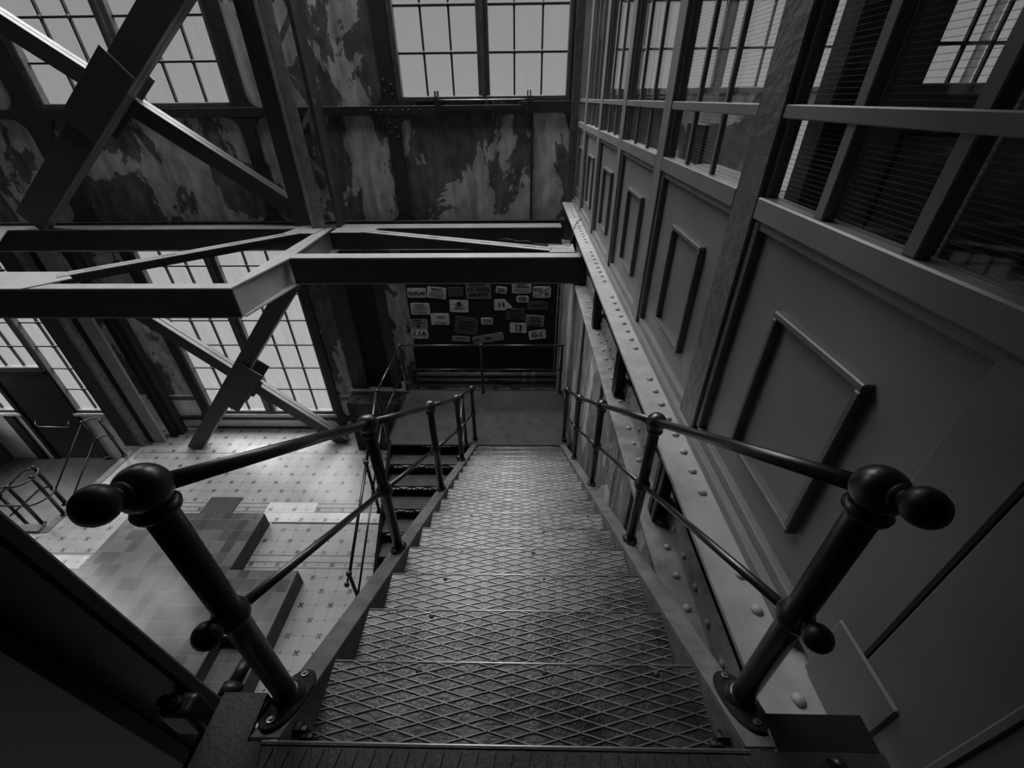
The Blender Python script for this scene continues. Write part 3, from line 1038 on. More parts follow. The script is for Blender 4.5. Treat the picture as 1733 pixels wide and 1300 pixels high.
for x, s in ((-0.66, 1), (0.60, -1)):
    q = MB()
    q.lathe((x, 0.47, Z0 - 0.09), (s, 0, 0), [(0, 0.022), (0.02, 0.022), (0.021, 0.012), (0.035, 0.011)], 6, False)
    q.lathe((x, 0.47, Z0 - 0.15), (s, 0, 0), [(0, 0.022), (0.02, 0.022), (0.021, 0.012), (0.035, 0.011)], 6, False)
    q.build('hex_bolt', M['iron_dull'], ul)

# ------------------------------------------------------------ stair railings
BALLP = [(0.0, 0.030), (0.010, 0.052), (0.020, 0.055), (0.028, 0.050), (0.034, 0.046), (0.045, 0.048)]


def newel(root, x, y, zb, h, r, big=1.0, knob=False, mid=True, side=1):
    """post with base flange, mid ball, top ball; zb = foot height"""
    ps = MB()
    ps.lathe((x, y, zb), (0, 0, 1), [(0, r * 1.45), (0.03 * big, r * 1.45), (0.045 * big, r * 1.2), (0.05 * big, r)], 22)
    ps.tube((x, y, zb + 0.045), (x, y, zb + h), r * 0.98, 22)
    ps.build('post', M['iron'], root)
    f = MB()
    # oval flange following the stringer slope
    fl_, fw2 = 0.105 * big, 0.052 * big
    poly = []
    for i in range(20):
        a = 2 * math.pi * i / 20
        cy = math.copysign(abs(math.cos(a)) ** 0.8, math.cos(a)) * fl_
        poly.append((x + math.sin(a) * fw2, y + cy, zb + 0.002 - m_ * cy))
    f.prism(poly, (0, 0, 0.014 * big))
    fo = f.build('base_flange', M['iron_dull'], root, 0.002)
    for s in (-1, 1):
        MB().lathe((x, y + s * 0.08 * big, zb + 0.014 - m_ * s * 0.08 * big), (0, m_ * 0.7, 1), [(0, 0.012 * big), (0.008, 0.012 * big), (0.0085, 0.007 * big), (0.013, 0.006 * big)], 6, False).build('bolt', M['chrome'], fo)
    bl = MB()
    zt = zb + h
    R = 0.048
    bl.ball((x, y, zt), R, 24, 16)
    bl.lathe((x, y, zt - R * 1.35), (0, 0, 1), [(0, r * 1.0), (R * 0.1, r * 1.35), (R * 0.28, r * 1.42), (R * 0.42, r * 1.2), (R * 0.5, r * 1.05), (R * 0.62, r * 1.2)], 22)
    bl.build('top_ball', M['iron'], root)
    if mid:
        zm = zb + h * 0.525
        bl = MB()
        bl.ball((x, y, zm), 0.043, 22, 14)
        bl.build('middle_ball', M['iron'], root)
    if knob:
        for z, sc in ((zt, 1.0), (zb + h * 0.525, 0.90)):
            d = Vector((0, -0.85, 0.48)).normalized()
            p = Vector((x, y, z))
            kn = MB()
            r_ = R if sc == 1 else 0.043
            k_ = 0.9 * sc
            e_ = 0.78 * sc
            kn.lathe(p + d * (r_ * 0.82), d, [(t_ * e_, q_ * k_) for t_, q_ in [(0, 0.022), (0.006, 0.030), (0.013, 0.029), (0.018, 0.022), (0.024, 0.021), (0.032, 0.028), (0.045, 0.036), (0.060, 0.040), (0.076, 0.0385), (0.090, 0.032), (0.100, 0.021), (0.105, 0.010), (0.106, 0.001)]], 24)
            kn.build('finial_knob', M['knob'], root)


def railing(x, ys, zoff, label, r0=0.031):
    root = empty('stair_railing', (x, ys[0], nosing_z(ys[0])), label, 'railing', 'black iron railings of the main stairs')
    H = 0.93
    tops = []
    for i, y in enumerate(ys):
        zb = nosing_z(y, 0.004) if y < 4.95 else LAND
        r = r0 if i == 0 else 0.028
        hh = H - (0.0 if i else 0.0)
        newel(root, x, y, zb, hh, r, 1.0 if i == 0 else 0.72, knob=(i == 0))
        tops.append((x, y, zb + hh, zb + hh * 0.525))
    for k, (nm, rr) in enumerate((('handrail', 0.019), ('lower_rail', 0.0135))):
        for i in range(len(tops) - 1):
            a, c_ = tops[i], tops[i + 1]
            MB().tube((a[0], a[1], a[2 + k]), (c_[0], c_[1], c_[2 + k]), rr, 18).build(nm, M['iron'], root)
    return root


railing(-0.705, [0.545, 1.53, 2.66, 3.82, 5.08], 0, 'black iron ball-jointed railing on the left side of the main stairs')
railing(0.670, [0.565, 1.66, 2.84, 3.95, 5.05], 0, 'black iron ball-jointed railing on the right side, next to the panelled partition')

# ------------------------------------------------------------ landing and second flight
ld = empty('stair_landing', (-0.65, 5.65, LAND - 0.12), 'dark steel landing at the foot of the main stairs, before the sign board', 'landing')
MB().box(-2.03, 0.74, 4.915, 6.38, LAND - 0.02, LAND).build('deck_plate', M['tread_dull'], ld)
q = MB()
q.box(-2.03, 0.74, 6.36, 6.40, LAND - 0.16, LAND + 0.006)
q.box(-2.06, -2.03, 4.95, 6.40, LAND - 0.16, LAND + 0.006)
q.box(0.74, 0.77, 4.95, 6.40, LAND - 0.16, LAND + 0.006)
q.build('edge_angle', M['iron_dull'], ld)

fl2 = empty('lower_staircase', (-1.4, 4, LAND - 1.3), 'second open steel stair flight with lattice risers, turning back below the landing', 'staircase')
G2 = 0.267
treads = 7
for i in range(0, treads):
    y, z = 4.95 - G2 * i, LAND - RISE * i
    if i > 0:
        MB().box(-1.98, -0.78, y, y + G2 + 0.01, z - 0.008, z).build('tread', M['tread_dull'], fl2)
    q = MB()
    q.box(-1.98, -0.78, y, y + 0.025, z - 0.022, z - 0.001)
    q.box(-1.98, -0.78, y - 0.0, y + 0.012, z - 0.178, z - 0.085)
    n = 5
    for k in range(n):
        xa = -1.98 + 1.2 * k / n
        xb = -1.98 + 1.2 * (k + 1) / n
        xm = (xa + xb) / 2
        q.bar((xa, y + 0.006, z - 0.085), (xm, y + 0.006, z - 0.02), 0.014, 0.01, up=(0, 1, 0))
        q.bar((xm, y + 0.006, z - 0.02), (xb, y + 0.006, z - 0.085), 0.014, 0.01, up=(0, 1, 0))
        q.box(xm - 0.008, xm + 0.008, y, y + 0.01, z - 0.085, z - 0.02)
    q.build('lattice_riser', M['iron_dull'], fl2)
for x in (-2.03, -0.78):
    ya, yb = 4.95, 4.95 - G2 * 7
    za, zb = LAND, LAND - RISE * 7
    MB().hexa([(x, ya, za - 0.30), (x + 0.045, ya, za - 0.30), (x + 0.045, yb, zb - 0.30), (x, yb, zb - 0.30), (x, ya, za + 0.02), (x + 0.045, ya, za + 0.02), (x + 0.045, yb, zb + 0.02), (x, yb, zb + 0.02)]).build('stringer', M['iron_dull'], fl2)
q = MB()
q.box(-2.03, -0.75, 2.0, 3.09, LAND - RISE * 7 - 0.03, LAND - RISE * 7)
for x in (-1.9, -0.85):
    for y in (2.1, 2.95):
        q.box(x, x + 0.08, y, y + 0.08, FL, LAND - RISE * 7 - 0.03)
q.build('half_landing', M['iron_dull'], fl2)

lr = empty('landing_railing', (-2.04, 5.6, LAND), 'thin black railing round the dark landing, carried down beside the second flight', 'railing')


def small_post(root, x, y, zb, h, r=0.021, ballr=0.036, mid=0.5):
    q = MB()
    q.lathe((x, y, zb), (0, 0, 1), [(0, r * 2), (0.015, r * 2), (0.03, r * 1.3), (0.035, r)], 14)
    q.tube((x, y, zb + 0.03), (x, y, zb + h), r, 14)
    q.build('post', M['iron'], root)
    MB().ball((x, y, zb + h), ballr, 16, 10).build('ball_joint', M['iron'], root)
    if mid:
        MB().ball((x, y, zb + h * mid), ballr * 0.85, 16, 10).build('ball_joint', M['iron'], root)


LP = [(-2.04, 4.98), (-2.04, 6.33), (-0.67, 6.33), (0.70, 6.33)]
for (x, y) in LP:
    small_post(lr, x, y, LAND, 0.95)
for a, c_ in ((0, 1), (1, 2), (2, 3)):
    for z, rr, nm in ((0.95, 0.017, 'handrail'), (0.475, 0.012, 'lower_rail')):
        MB().tube((LP[a][0], LP[a][1], LAND + z), (LP[c_][0], LP[c_][1], LAND + z), rr, 12).build(nm, M['iron'], lr)
FP = [(-2.05, 4.98, LAND), (-2.05, 4.12, LAND - 0.59), (-2.05, 2.97, LAND - 1.30)]
for (x, y, z) in FP[1:]:
    small_post(lr, x, y, z, 0.98)
for a in (0, 1):
    for z, rr, nm in ((0.96, 0.019, 'handrail'), (0.48, 0.014, 'lower_rail')):
        p, s = FP[a], FP[a + 1]
        MB().tube((p[0], p[1], p[2] + z), (s[0], s[1], s[2] + z), rr, 12).build(nm, M['iron'], lr)
q = MB()
q.ball((-2.05, 2.86, LAND - 1.30 + 0.93), 0.03, 12, 8, k=1.3)
q.tube((-2.05, 2.97, LAND - 1.30 + 0.98), (-2.05, 2.86, LAND - 1.3 + 0.93), 0.014, 10)
q.build('end_knob', M['iron'], lr)
# inner railing of the second flight
ir = empty('inner_railing', (-0.82, 5, LAND), 'short black railing between the two stair flights', 'railing')
for (y, z) in ((4.9, LAND), (4.2, LAND - 0.52)):
    small_post(ir, -0.82, y, z, 0.93)
for z, rr, nm in ((0.93, 0.017, 'handrail'), (0.465, 0.012, 'lower_rail')):
    MB().tube((-0.82, 4.9, LAND + z), (-0.82, 4.2, LAND - 0.52 + z), rr, 12).build(nm, M['iron'], ir)

# ------------------------------------------------------------ pipes along the wall behind the landing
for i, (z, r, lab) in enumerate(((-5.385, 0.05, 'uppermost of the three long grey pipes on the wall behind the landing'), (-5.52, 0.065, 'middle one of the three long grey pipes on the wall behind the landing'), (-5.67, 0.07, 'lowest of the three long grey pipes on the wall behind the landing'))):
    r_ = empty('wall_pipe', (-0.9, 8.45, z - r), lab, 'pipe', 'long pipes on the wall behind the landing')
    MB().tube((-2.42, 8.45, z), (0.93, 8.45, z), r, 16).build('pipe', M['pipe'], r_)
    for x in (0.05, 0.25):
        MB().tube((x, 8.45, z), (x + 0.12, 8.45, z), r * 1.2, 16).build('coupling', M['pipe'], r_)
q = MB()
q.ball((-0.42, 8.38, -5.56), 0.06, 10, 8)
for k in range(9):
    a = k * 0.7
    q.path([(-0.75 + 0.08 * k, 8.36, -5.45 - 0.02 * k), (-0.6 + 0.05 * k, 8.33, -5.52 + 0.06 * math.sin(a)), (-0.42 + 0.03 * k, 8.35, -5.60 + 0.05 * math.cos(a * 2))], 0.013, 6)
tag(q.build('rope_tangle', M['cable']), 'dark tangle of rope hanging over the pipes behind the landing', 'rope')

# ------------------------------------------------------------ board with enamel signs
tag(MB().box(-2.40, 0.74, 8.50, 8.58, -4.75, GT - 0.55).build('sign_board', M['board'], None, 0.004), 'large black board hung with old enamel signs behind the landing', 'sign board')
tag(MB().box(-2.45, 0.80, 8.54, 8.59, -5.33, -4.75).build('dark_wall_panel', M['board'], None), 'plain dark wall panel below the sign board', 'wall panel')
q = MB()
q.box(0.770, 0.782, 8.50, 8.53, -5.4, -3.2)
tag(q.build('light_sliver', M['sill']), 'thin pale strip painted for a sliver of light at the right edge of the sign board', 'sliver')  # light through the corner gap, painted as a pale strip


def text_mesh(txt, size, x, y, z, tilt, parent, m='ink'):
    c_ = bpy.data.curves.new('lettering', 'FONT')
    c_.body = txt
    c_.size = size
    c_.align_x = 'CENTER'
    c_.align_y = 'CENTER'
    c_.extrude = 0.002
    c_.offset = size * 0.03
    o = bpy.data.objects.new('tmp', c_)
    COL.objects.link(o)
    dg = bpy.context.evaluated_depsgraph_get()
    me = bpy.data.meshes.new_from_object(o.evaluated_get(dg))
    bpy.data.objects.remove(o)
    me.materials.clear()
    me.materials.append(M[m])
    t = bpy.data.objects.new('lettering', me)
    COL.objects.link(t)
    t.parent = parent
    t.location = Vector((x, y, z)) - parent.location
    t.rotation_euler = (HP, math.radians(-tilt) if False else 0, 0)
    t.rotation_euler = (Matrix.Rotation(math.radians(-tilt), 3, 'Y') @ Matrix.Rotation(HP, 3, 'X')).to_euler()
    return t


def sign(x, z, wd, ht, tilt, m, label, texts=(), lines=(), extra=None, cut=0.02, corner=None):
    y = 8.49
    r = empty('enamel_sign', (x, y, z - ht / 2), label, 'sign', 'old enamel signs on the black board')
    rot = Matrix.Rotation(math.radians(-tilt), 3, 'Y')
    C0 = Vector((x, y, z))
    hx, hz = wd / 2, ht / 2
    k = cut
    poly = [(-hx + k, -hz), (hx - k, -hz), (hx, -hz + k), (hx, hz - k), (hx - k, hz), (-hx + k, hz), (-hx, hz - k), (-hx, -hz + k)]
    if corner:
        poly[3:5] = [(hx, hz - corner * 1.4), (hx - corner, hz - corner * 0.4), (hx - corner * 1.2, hz)]
    pp = [C0 + rot @ Vector((a, 0, b_)) for a, b_ in poly]
    MB().prism(pp, (0, 0.008, 0)).build('plate', M[m], r, 0.002)
    for (txt, sz, dx, dz) in texts:
        p = C0 + rot @ Vector((dx, -0.004, dz))
        text_mesh(txt, sz, p.x, p.y, p.z, tilt, r)
    if lines:
        q = MB()
        for (x0, x1, zz, th) in lines:
            a_ = [C0 + rot @ Vector(v_) for v_ in ((x0 * wd, -0.003, zz * ht - th / 2), (x1 * wd, -0.003, zz * ht - th / 2), (x1 * wd, -0.003, zz * ht + th / 2), (x0 * wd, -0.003, zz * ht + th / 2))]
            q.prism(a_, (0, 0.002, 0))
        q.build('printed_lines', M['ink'], r)
    if extra:
        extra(r, C0, rot)
    return r


LN = [(-0.38, 0.38, -0.02, 0.006), (-0.42, 0.42, -0.15, 0.006), (-0.40, 0.36, -0.28, 0.006), (-0.2, 0.3, -0.39, 0.006)]
sign(-2.18, -3.39, 0.39, 0.21, 0, 'signw', 'white sign at the top left of the board with tall worn capitals', [('KUFLAS', 0.10, 0, -0.01)])
sign(-1.76, -3.39, 0.40, 0.25, -6, 'signw', 'white tilted text sign, second from the left in the top row', [('DIKKAT', 0.065, 0.0, 0.075)], LN)
sign(-1.36, -3.37, 0.32, 0.20, 0, 'signd', 'nearly black blank sign left of the big grey warning sign')
sign(-0.88, -3.31, 0.52, 0.43, 0, 'signm', 'largest grey sign in three capital lines at the top centre', [('DIKKAT', 0.11, 0, 0.11), ('ILK ONCE', 0.105, 0, -0.01), ('EMNIYET', 0.105, 0, -0.13)])
sign(-0.40, -3.33, 0.23, 0.15, -9, 'signw', 'small white tilted sign right of the big grey warning sign', (), [(-0.4, 0.3, 0.2, 0.012), (-0.4, 0.4, 0.0, 0.012), (-0.35, 0.35, -0.2, 0.012)])
sign(0.02, -3.28, 0.40, 0.26, 0, 'signw', 'white text sign in the top row with heading, left of the crossed sign', [('DIKKAT', 0.055, 0, 0.06)], [(-0.35, 0.4, 0.05, 0.02)] + LN[1:], cut=0.035)


def diag(r, C0, rot):
    q = MB()
    q.bar(C0 + Vector((-0.175, -0.005, -0.105)), C0 + Vector((0.175, -0.005, 0.105)), 0.002, 0.012)
    q.build('diagonal_stroke', M['ink'], r)


sign(0.44, -3.38, 0.38, 0.25, 0, 'signw', 'white sign crossed by one diagonal stroke, top right of the board', [('TRV.V', 0.075, -0.09, 0.055), ('VI', 0.10, 0.10, -0.05)], (), diag, 0.03)
sign(0.04, -3.53, 0.26, 0.15, 0, 'signw', 'small white round-cornered sign just under the headed text sign', (), [(-0.3, 0.3, 0.25, 0.014), (-0.38, 0.38, 0.02, 0.014), (-0.3, 0.32, -0.22, 0.014)], cut=0.03)
sign(-2.15, -3.75, 0.41, 0.27, 0, 'signw', 'white text sign at the far left of the second row', [('DIKKAT', 0.05, 0.0, 0.085)], [(-0.35, 0.4, 0.12, 0.012)] + LN)


def skull(r, C0, rot):
    q = MB()
    q.bar(C0 + Vector((-0.09, -0.006, -0.03)), C0 + Vector((0.09, -0.006, 0.05)), 0.003, 0.014)
    q.bar(C0 + Vector((0.09, -0.006, -0.03)), C0 + Vector((-0.09, -0.006, 0.05)), 0.003, 0.014)
    q.lathe(C0 + Vector((0, -0.003, 0.06)), (0, -1, 0), [(0, 0.045), (0.004, 0.04)], 14)
    q.build('danger_emblem', M['ink'], r)


sign(-1.31, -3.69, 0.40, 0.28, -2, 'signw', 'white sign with a skull and crossed bones', (), [(-0.3, 0.32, -0.22, 0.016)], skull)
sign(-0.37, -3.66, 0.38, 0.25, 0, 'signw', 'white sign lettered 2 B with a broken right corner', [('2 B', 0.11, -0.04, 0.01)], (), None, 0.02, 0.12)
sign(0.36, -3.68, 0.45, 0.19, 0, 'signd', 'dark wide faded sign at the right, second row', (), [(-0.3, 0.35, 0.0, 0.03)])
sign(-1.75, -3.99, 0.40, 0.27, 0, 'signw', 'white sign with one short heading, above and right of 1.1A', [('DIKKAT', 0.05, 0.02, 0.05)], LN[2:])
sign(-0.11, -3.88, 0.40, 0.27, 0, 'signd', 'dark three-line sign under 2 B', [('MAKINE', 0.06, 0, 0.07), ('CALISIRKEN', 0.055, 0, -0.01), ('YAGLAMA', 0.06, 0, -0.09)])
sign(-1.19, -4.15, 0.51, 0.41, -8, 'signd', 'large dark tilted sign at the lower centre of the board', (), [(-0.3, 0.3, 0.2, 0.04), (-0.36, 0.36, 0.0, 0.04), (-0.3, 0.3, -0.2, 0.04)], cut=0.04)
sign(-0.73, -4.04, 0.26, 0.16, 0, 'signw', 'small white sign alone right of the large dark tilted sign', (), [(-0.38, 0.38, 0.22, 0.014), (-0.38, 0.38, 0.0, 0.014), (-0.38, 0.38, -0.22, 0.014)])
sign(0.31, -4.03, 0.40, 0.26, -4, 'signm', 'grey tilted three-line sign above G-1', [('MAKINE', 0.06, 0, 0.065), ('CALISIRKEN', 0.055, 0, -0.01), ('YAGLAMA', 0.06, 0, -0.085)])
sign(-2.24, -4.11, 0.42, 0.25, 0, 'signm', 'grey sign with small emblem directly above 1.1A', [('DIKKAT', 0.055, 0, 0.08)], [(-0.35, 0.35, 0.08, 0.01), (-0.1, 0.1, -0.2, 0.05)])
sign(-0.05, -4.20, 0.37, 0.24, -2, 'signw', 'white sign with black number 13', [('13', 0.17, 0.0, 0.0)])
sign(-2.24, -4.35, 0.38, 0.23, 0, 'signw', 'white sign lettered 1.1A at the bottom left of the board', [('1.1A', 0.16, 0.0, 0.0)], cut=0.03)
sign(0.37, -4.37, 0.38, 0.22, 8, 'signw', 'white tilted sign lettered G-1 at the bottom right', [('G-1', 0.16, 0.0, 0.0)])
sign(-1.33, -4.47, 0.40, 0.13, -3, 'signm', 'narrow grey sign low on the board, left of the landing post', (), [(-0.3, 0.4, 0.1, 0.02)])
sign(-0.72, -4.46, 0.70, 0.19, 10, 'signm', 'long grey streaked strip sign tilted up to the right', (), [(-0.45, -0.3, 0.0, 0.05), (-0.1, 0.1, 0.0, 0.05)])
sign(-1.31, -3.10, 0.35, 0.12, 0, 'signw', 'white sign edge showing just below the beam, above the blank dark sign')
sign(-0.46, -3.10, 0.29, 0.12, 0, 'signw', 'white sign edge showing just below the beam, right of the big grey sign')

# ------------------------------------------------------------ riveted girder and panelled partition at the right
gd = empty('riveted_girder', (0.9, 4, -2.32), 'long grey riveted girder carrying the panelled partition beside the stairs', 'girder')
YG0, YG1 = -1.5, 8.55
MB().box(0.775, 1.02, YG0, YG1, -1.66, -1.63).build('top_cover_plate', M['girder'], gd, 0.004)
MB().box(0.955, 0.985, YG0, YG1, -1.95, -1.66).build('top_web', M['girder_old'], gd)
MB().box(0.79, 1.02, YG0, YG1, -2.34, -2.31).build('bottom_cover_plate', M['girder_old'], gd, 0.004)
MB().box(0.955, 0.985, YG0, YG1, -2.31, -2.14).build('bottom_web', M['girder_old'], gd)
MB().box(1.0, 1.03, YG0, YG1, -2.31, -1.66).build('back_web', M['dark'], gd)
for k in range(6):
    y = 0.5 + 1.4 * k
    q = MB()
    q.box(0.86, 0.955, y - 0.012, y + 0.012, -2.31, -1.66)
    q.box(0.86, 0.875, y - 0.06, y + 0.06, -2.31, -1.66)
    q.build('strut', M['iron_dull'], gd)
dome = [(0, 0.022), (0.006, 0.021), (0.012, 0.016), (0.0165, 0.008), (0.0175, 0.001)]
pos = []
y = 0.60
i = 0
while y < 8.3 and len(pos) < 42:
    if i % 10 not in (4, 5):
        pos.append((0.905 - 0.0045 * y, y, -1.63))
    y += 0.146
    i += 1
pos += [(0.905, 0.70 + 0.19 * k, -2.31) for k in range(26)]
scatter(MB().lathe((0, 0, 0), (0, 0, 1), dome, 12), 'rivet', M['girder'], gd, pos)
scatter(MB().lathe((0, 0, 0), (-1, 0, 0), dome, 10), 'rivet', M['girder_old'], gd, [(0.955, 0.77 + 0.19 * k, -2.225) for k in range(26)])

wr = empty('wall_right', (1, 4, -2.3), kind='structure')
MB().box(0.83, 1.1, 0.2, YB, FL, -2.34).build('scraped_wall', M['wall_side'], wr)
MB().box(0.80, 0.83, 3.55, 3.62, FL, -2.34).build('wall_pilaster', M['wall_side'], wr)
MB().box(0.80, 0.83, 2.15, 2.22, FL, -2.34).build('wall_pilaster', M['wall_side'], wr)
MB().box(0.80, 0.83, 5.0, 5.10, FL, -2.34).build('wall_pilaster', M['wall_side'], wr)

PX = 1.0
bays = [(-0.6, 1.89, 0), (2.10, 3.30, 1), (3.47, 4.72, 2), (4.89, 6.10, 3), (6.28, 7.50, 4), (7.67, 8.50, 5)]
stiles = [(1.89, 2.10), (3.30, 3.47), (4.72, 4.89), (6.10, 6.28), (7.50, 7.67), (8.50, 8.60)]
PT = 1.35
for i, (a, c_) in enumerate(stiles):
    q = MB()
    q.box(PX - 0.035, PX + 0.05, a, c_, -1.60, PT if i else 3.2)
    q.build('stile', M['part_rough' if i == 0 else 'part'], wr, 0.006)
    q = MB()
    q.box(PX - 0.02, PX + 0.05, a - 0.045, a, -1.58, -0.44)
    q.build('stile_bead', M['mould'], wr, 0.004)
q = MB()
q.box(PX - 0.02, PX + 0.05, 0.60, 0.78, -1.60, -0.44)
q.build('stile', M['part'], wr, 0.006)
MB().box(PX - 0.01, PX + 0.05, 0.588, 0.60, -1.6, -0.44).build('groove', M['dark'], wr)
q = MB()
q.box(PX - 0.025, PX + 0.05, -1.8, 0.588, -1.60, -0.44)
q.box(PX - 0.032, PX - 0.025, 0.34, 0.36, -1.60, -0.44)
q.box(PX - 0.025, PX + 0.05, -1.8, -0.6, -0.44, 3.2)
q.build('plain_panel', M['part'], wr, 0.006)
q = MB()
q.box(PX - 0.033, PX - 0.02, 0.46, 0.70, -1.62, -1.32)
q.box(PX - 0.045, PX - 0.02, -0.3, 0.42, -0.62, -0.46)
q.build('skirting_block', M['part'], wr, 0.008)
# kick rail
q = MB()
q.box(PX - 0.055, PX + 0.05, 0.78, 8.6, -1.63, -1.575)
q.box(PX - 0.02, PX + 0.05, 0.78, 8.6, -1.575, -1.52)
q.build('bottom_rail', M['part'], wr, 0.005)
for (a, c_, k) in bays:
    q = MB()
    q.box(PX + 0.015, PX + 0.05, max(a, 0.78), c_, -1.53, -0.42)
    q.build('panel', M['part'], wr)
    q = MB()
    q.box(PX - 0.035, PX + 0.05, a, c_, -0.43, -0.345)
    q.box(PX - 0.015, PX + 0.03, a, c_, -0.47, -0.43)
    q.build('window_rail', M['part'], wr, 0.006)
    if k < 5:
        m0, m1 = ((1.03, 1.55) if k == 0 else ((a + c_) / 2 - 0.32, (a + c_) / 2 + 0.20))
    else:
        m0, m1 = 7.85, 8.3
    q = MB()
    t_ = 0.028
    q.box(PX - 0.02, PX + 0.02, m0, m1, -0.72, -0.72 + t_)
    q.box(PX - 0.02, PX + 0.02, m0, m1, -1.36, -1.36 + t_)
    q.box(PX - 0.02, PX + 0.02, m0, m0 + t_, -1.36 + t_, -0.72)
    q.box(PX - 0.02, PX + 0.02, m1 - t_, m1, -1.36 + t_, -0.72)
    q.build('panel_moulding', M['mould'], wr, 0.005)
    # glazing
    root = empty('window_%d' % (7 + k), (PX, (a + c_) / 2, -0.345), kind='structure')
    top = 3.1 if k == 0 else PT
    q = MB()
    q.box(PX - 0.03, PX + 0.02, a, c_, -0.075, -0.03)
    q.box(PX - 0.03, PX + 0.045, a, c_, top - 0.08, top)
    q.box(PX - 0.01, PX + 0.02, a, a + 0.02, -0.345, top)
    q.box(PX - 0.01, PX + 0.02, c_ - 0.02, c_, -0.345, top)
    q.build('frame', M['part'], root, 0.004)
    q = MB()
    ms = (-0.2, 0.24, 0.67, 1.10, 1.497) if k == 0 else (a + (c_ - a) / 3, a + 2 * (c_ - a) / 3)
    tw = 0.024 if k == 0 else 0.015
    dm = 0.022 if k == 0 else 0.012
    for y in ms:
        q.box(PX - dm, PX + dm, y - tw, y + tw, -0.345, top - 0.08)
    q.build('mullions', M['part'], root, 0.004)
    MB().box(PX + 0.01, PX + 0.014, a + 0.03, c_ - 0.03, -0.345, top - 0.04).build('pane', M['wired'], root)
tag(MB().box(PX - 0.04, PX + 0.06, 2.1, 8.6, PT, PT + 0.12).build('trim_2', M['part'], None, 0.006), kind='structure')

# ------------------------------------------------------------ office behind the glass
of = MB().box(1.05, 6.2, -1.8, YB, -1.62, -1.45).build('floor_office', M['wood'])
tag(of, kind='structure')
q = MB()
for c_ in wall_cells(-2.0, YB, -1.7, ZT, [(5.2, 8.4, -0.6, 3.0)]):
    q.box(6.0, 6.3, c_[0], c_[1], c_[2], c_[3])
tag(q.build('wall_office_side', M['office']), kind='structure')
ws = empty('window_13', (6.1, 6.8, -0.6), kind='structure')
MB().box(6.1, 6.106, 5.2, 8.4, -0.6, 3.0).build('pane', M['glass'], ws)
q = MB()
for y in (5.2, 6.25, 7.3, 8.35):
    q.box(6.05, 6.15, y, y + 0.05, -0.6, 3.0)
q.build('frame', M['frame'], ws)
cw = empty('wall_office_cross', (4.5, 4.6, -1.45), kind='structure')
q = MB()
for c_ in wall_cells(3.05, 6.0, -1.45, 3.2, [(3.25, 4.42, -1.45, 0.95), (4.75, 5.9, -0.4, 1.2)]):
    q.box(c_[0], c_[1], 4.6, 4.72, c_[2], c_[3])
q.build('cross_wall', M['office'], cw)
d2 = empty('door_2', (3.83, 4.6, -1.45), kind='structure')
q = MB()
q.box(3.27, 3.50, 4.62, 4.68, -1.45, 0.95)
q.box(4.20, 4.40, 4.62, 4.68, -1.45, 0.95)
q.box(3.50, 4.20, 4.62, 4.68, -0.18, 0.07)
q.box(3.50, 4.20, 4.62, 4.68, -1.45, -1.3)
q.box(3.50, 4.20, 4.65, 4.67, -1.3, -0.18)
q.build('door_leaf', M['office'], d2, 0.006)
q = MB()
q.box(3.50, 4.20, 4.60, 4.63, -0.22, -0.18)
q.box(3.50, 4.20, 4.60, 4.63, -0.34, -0.31)
q.box(3.50, 3.54, 4.60, 4.63, -1.3, -0.34)
q.box(4.16, 4.20, 4.60, 4.63, -1.3, -0.34)
q.build('door_moulding', M['dark'], d2, 0.004)
q = MB()
for x in (3.72, 3.95):
    q.box(x - 0.012, x + 0.012, 4.63, 4.66, 0.07, 0.95)
q.box(3.5, 4.2, 4.63, 4.66, 0.33, 0.355)
q.build('glazing_bars', M['muntin'], d2)
MB().box(3.5, 4.2, 4.645, 4.65, 0.07, 0.95).build('pane', M['glass'], d2)
tag(MB().box(1.89, 2.16, 3.15, 3.35, -1.45, 3.2).build('office_post', M['desk'], None, 0.01), 'dark square post inside the office, behind the nearest panes', 'post')
tag(MB().box(4.62, 5.05, 8.45, 8.55, -1.45, -0.28).build('lit_wall_panel', M['office_lt'], None, 0.01), 'pale panel standing in for the lit wall under the far office window, seen beside the dark post', 'panel')  # board added in place of the lit wall below the window
dk = empty('office_desk', (2.0, 4.0, -1.45), 'dark desk inside the office behind the second glazed bay', 'desk')
MB().box(1.5, 2.4, 4.6, 5.9, -0.74, -0.70).build('desk_top', M['desk'], dk, 0.005)
for (x, y) in ((1.55, 4.65), (2.32, 4.65), (1.55, 5.82), (2.32, 5.82)):
    MB().box(x, x + 0.05, y, y + 0.05, -1.45, -0.74).build('leg', M['desk'], dk)
sc_ = empty('office_screen', (1.9, 5.2, -0.70), 'dark screen standing on the office desk, its top edge catching light', 'screen')
MB().box(1.80, 1.84, 4.9, 5.45, -0.58, -0.24).build('panel', M['desk'], sc_, 0.005)
MB().box(1.74, 1.95, 5.08, 5.28, -0.70, -0.68).build('foot', M['desk'], sc_)
MB().box(1.85, 1.88, 5.15, 5.21, -0.69, -0.4).build('stand', M['desk'], sc_)

# ------------------------------------------------------------ sunken floor railings
def loop(ax, y0, y1, z, bulge, n=14):
    out = []
    for i in range(n + 1):
        a = math.pi * i / n
        out.append((ax + math.sin(a) * bulge, (y0 + y1) / 2 - math.cos(a) * (y1 - y0) / 2, z))
    return out


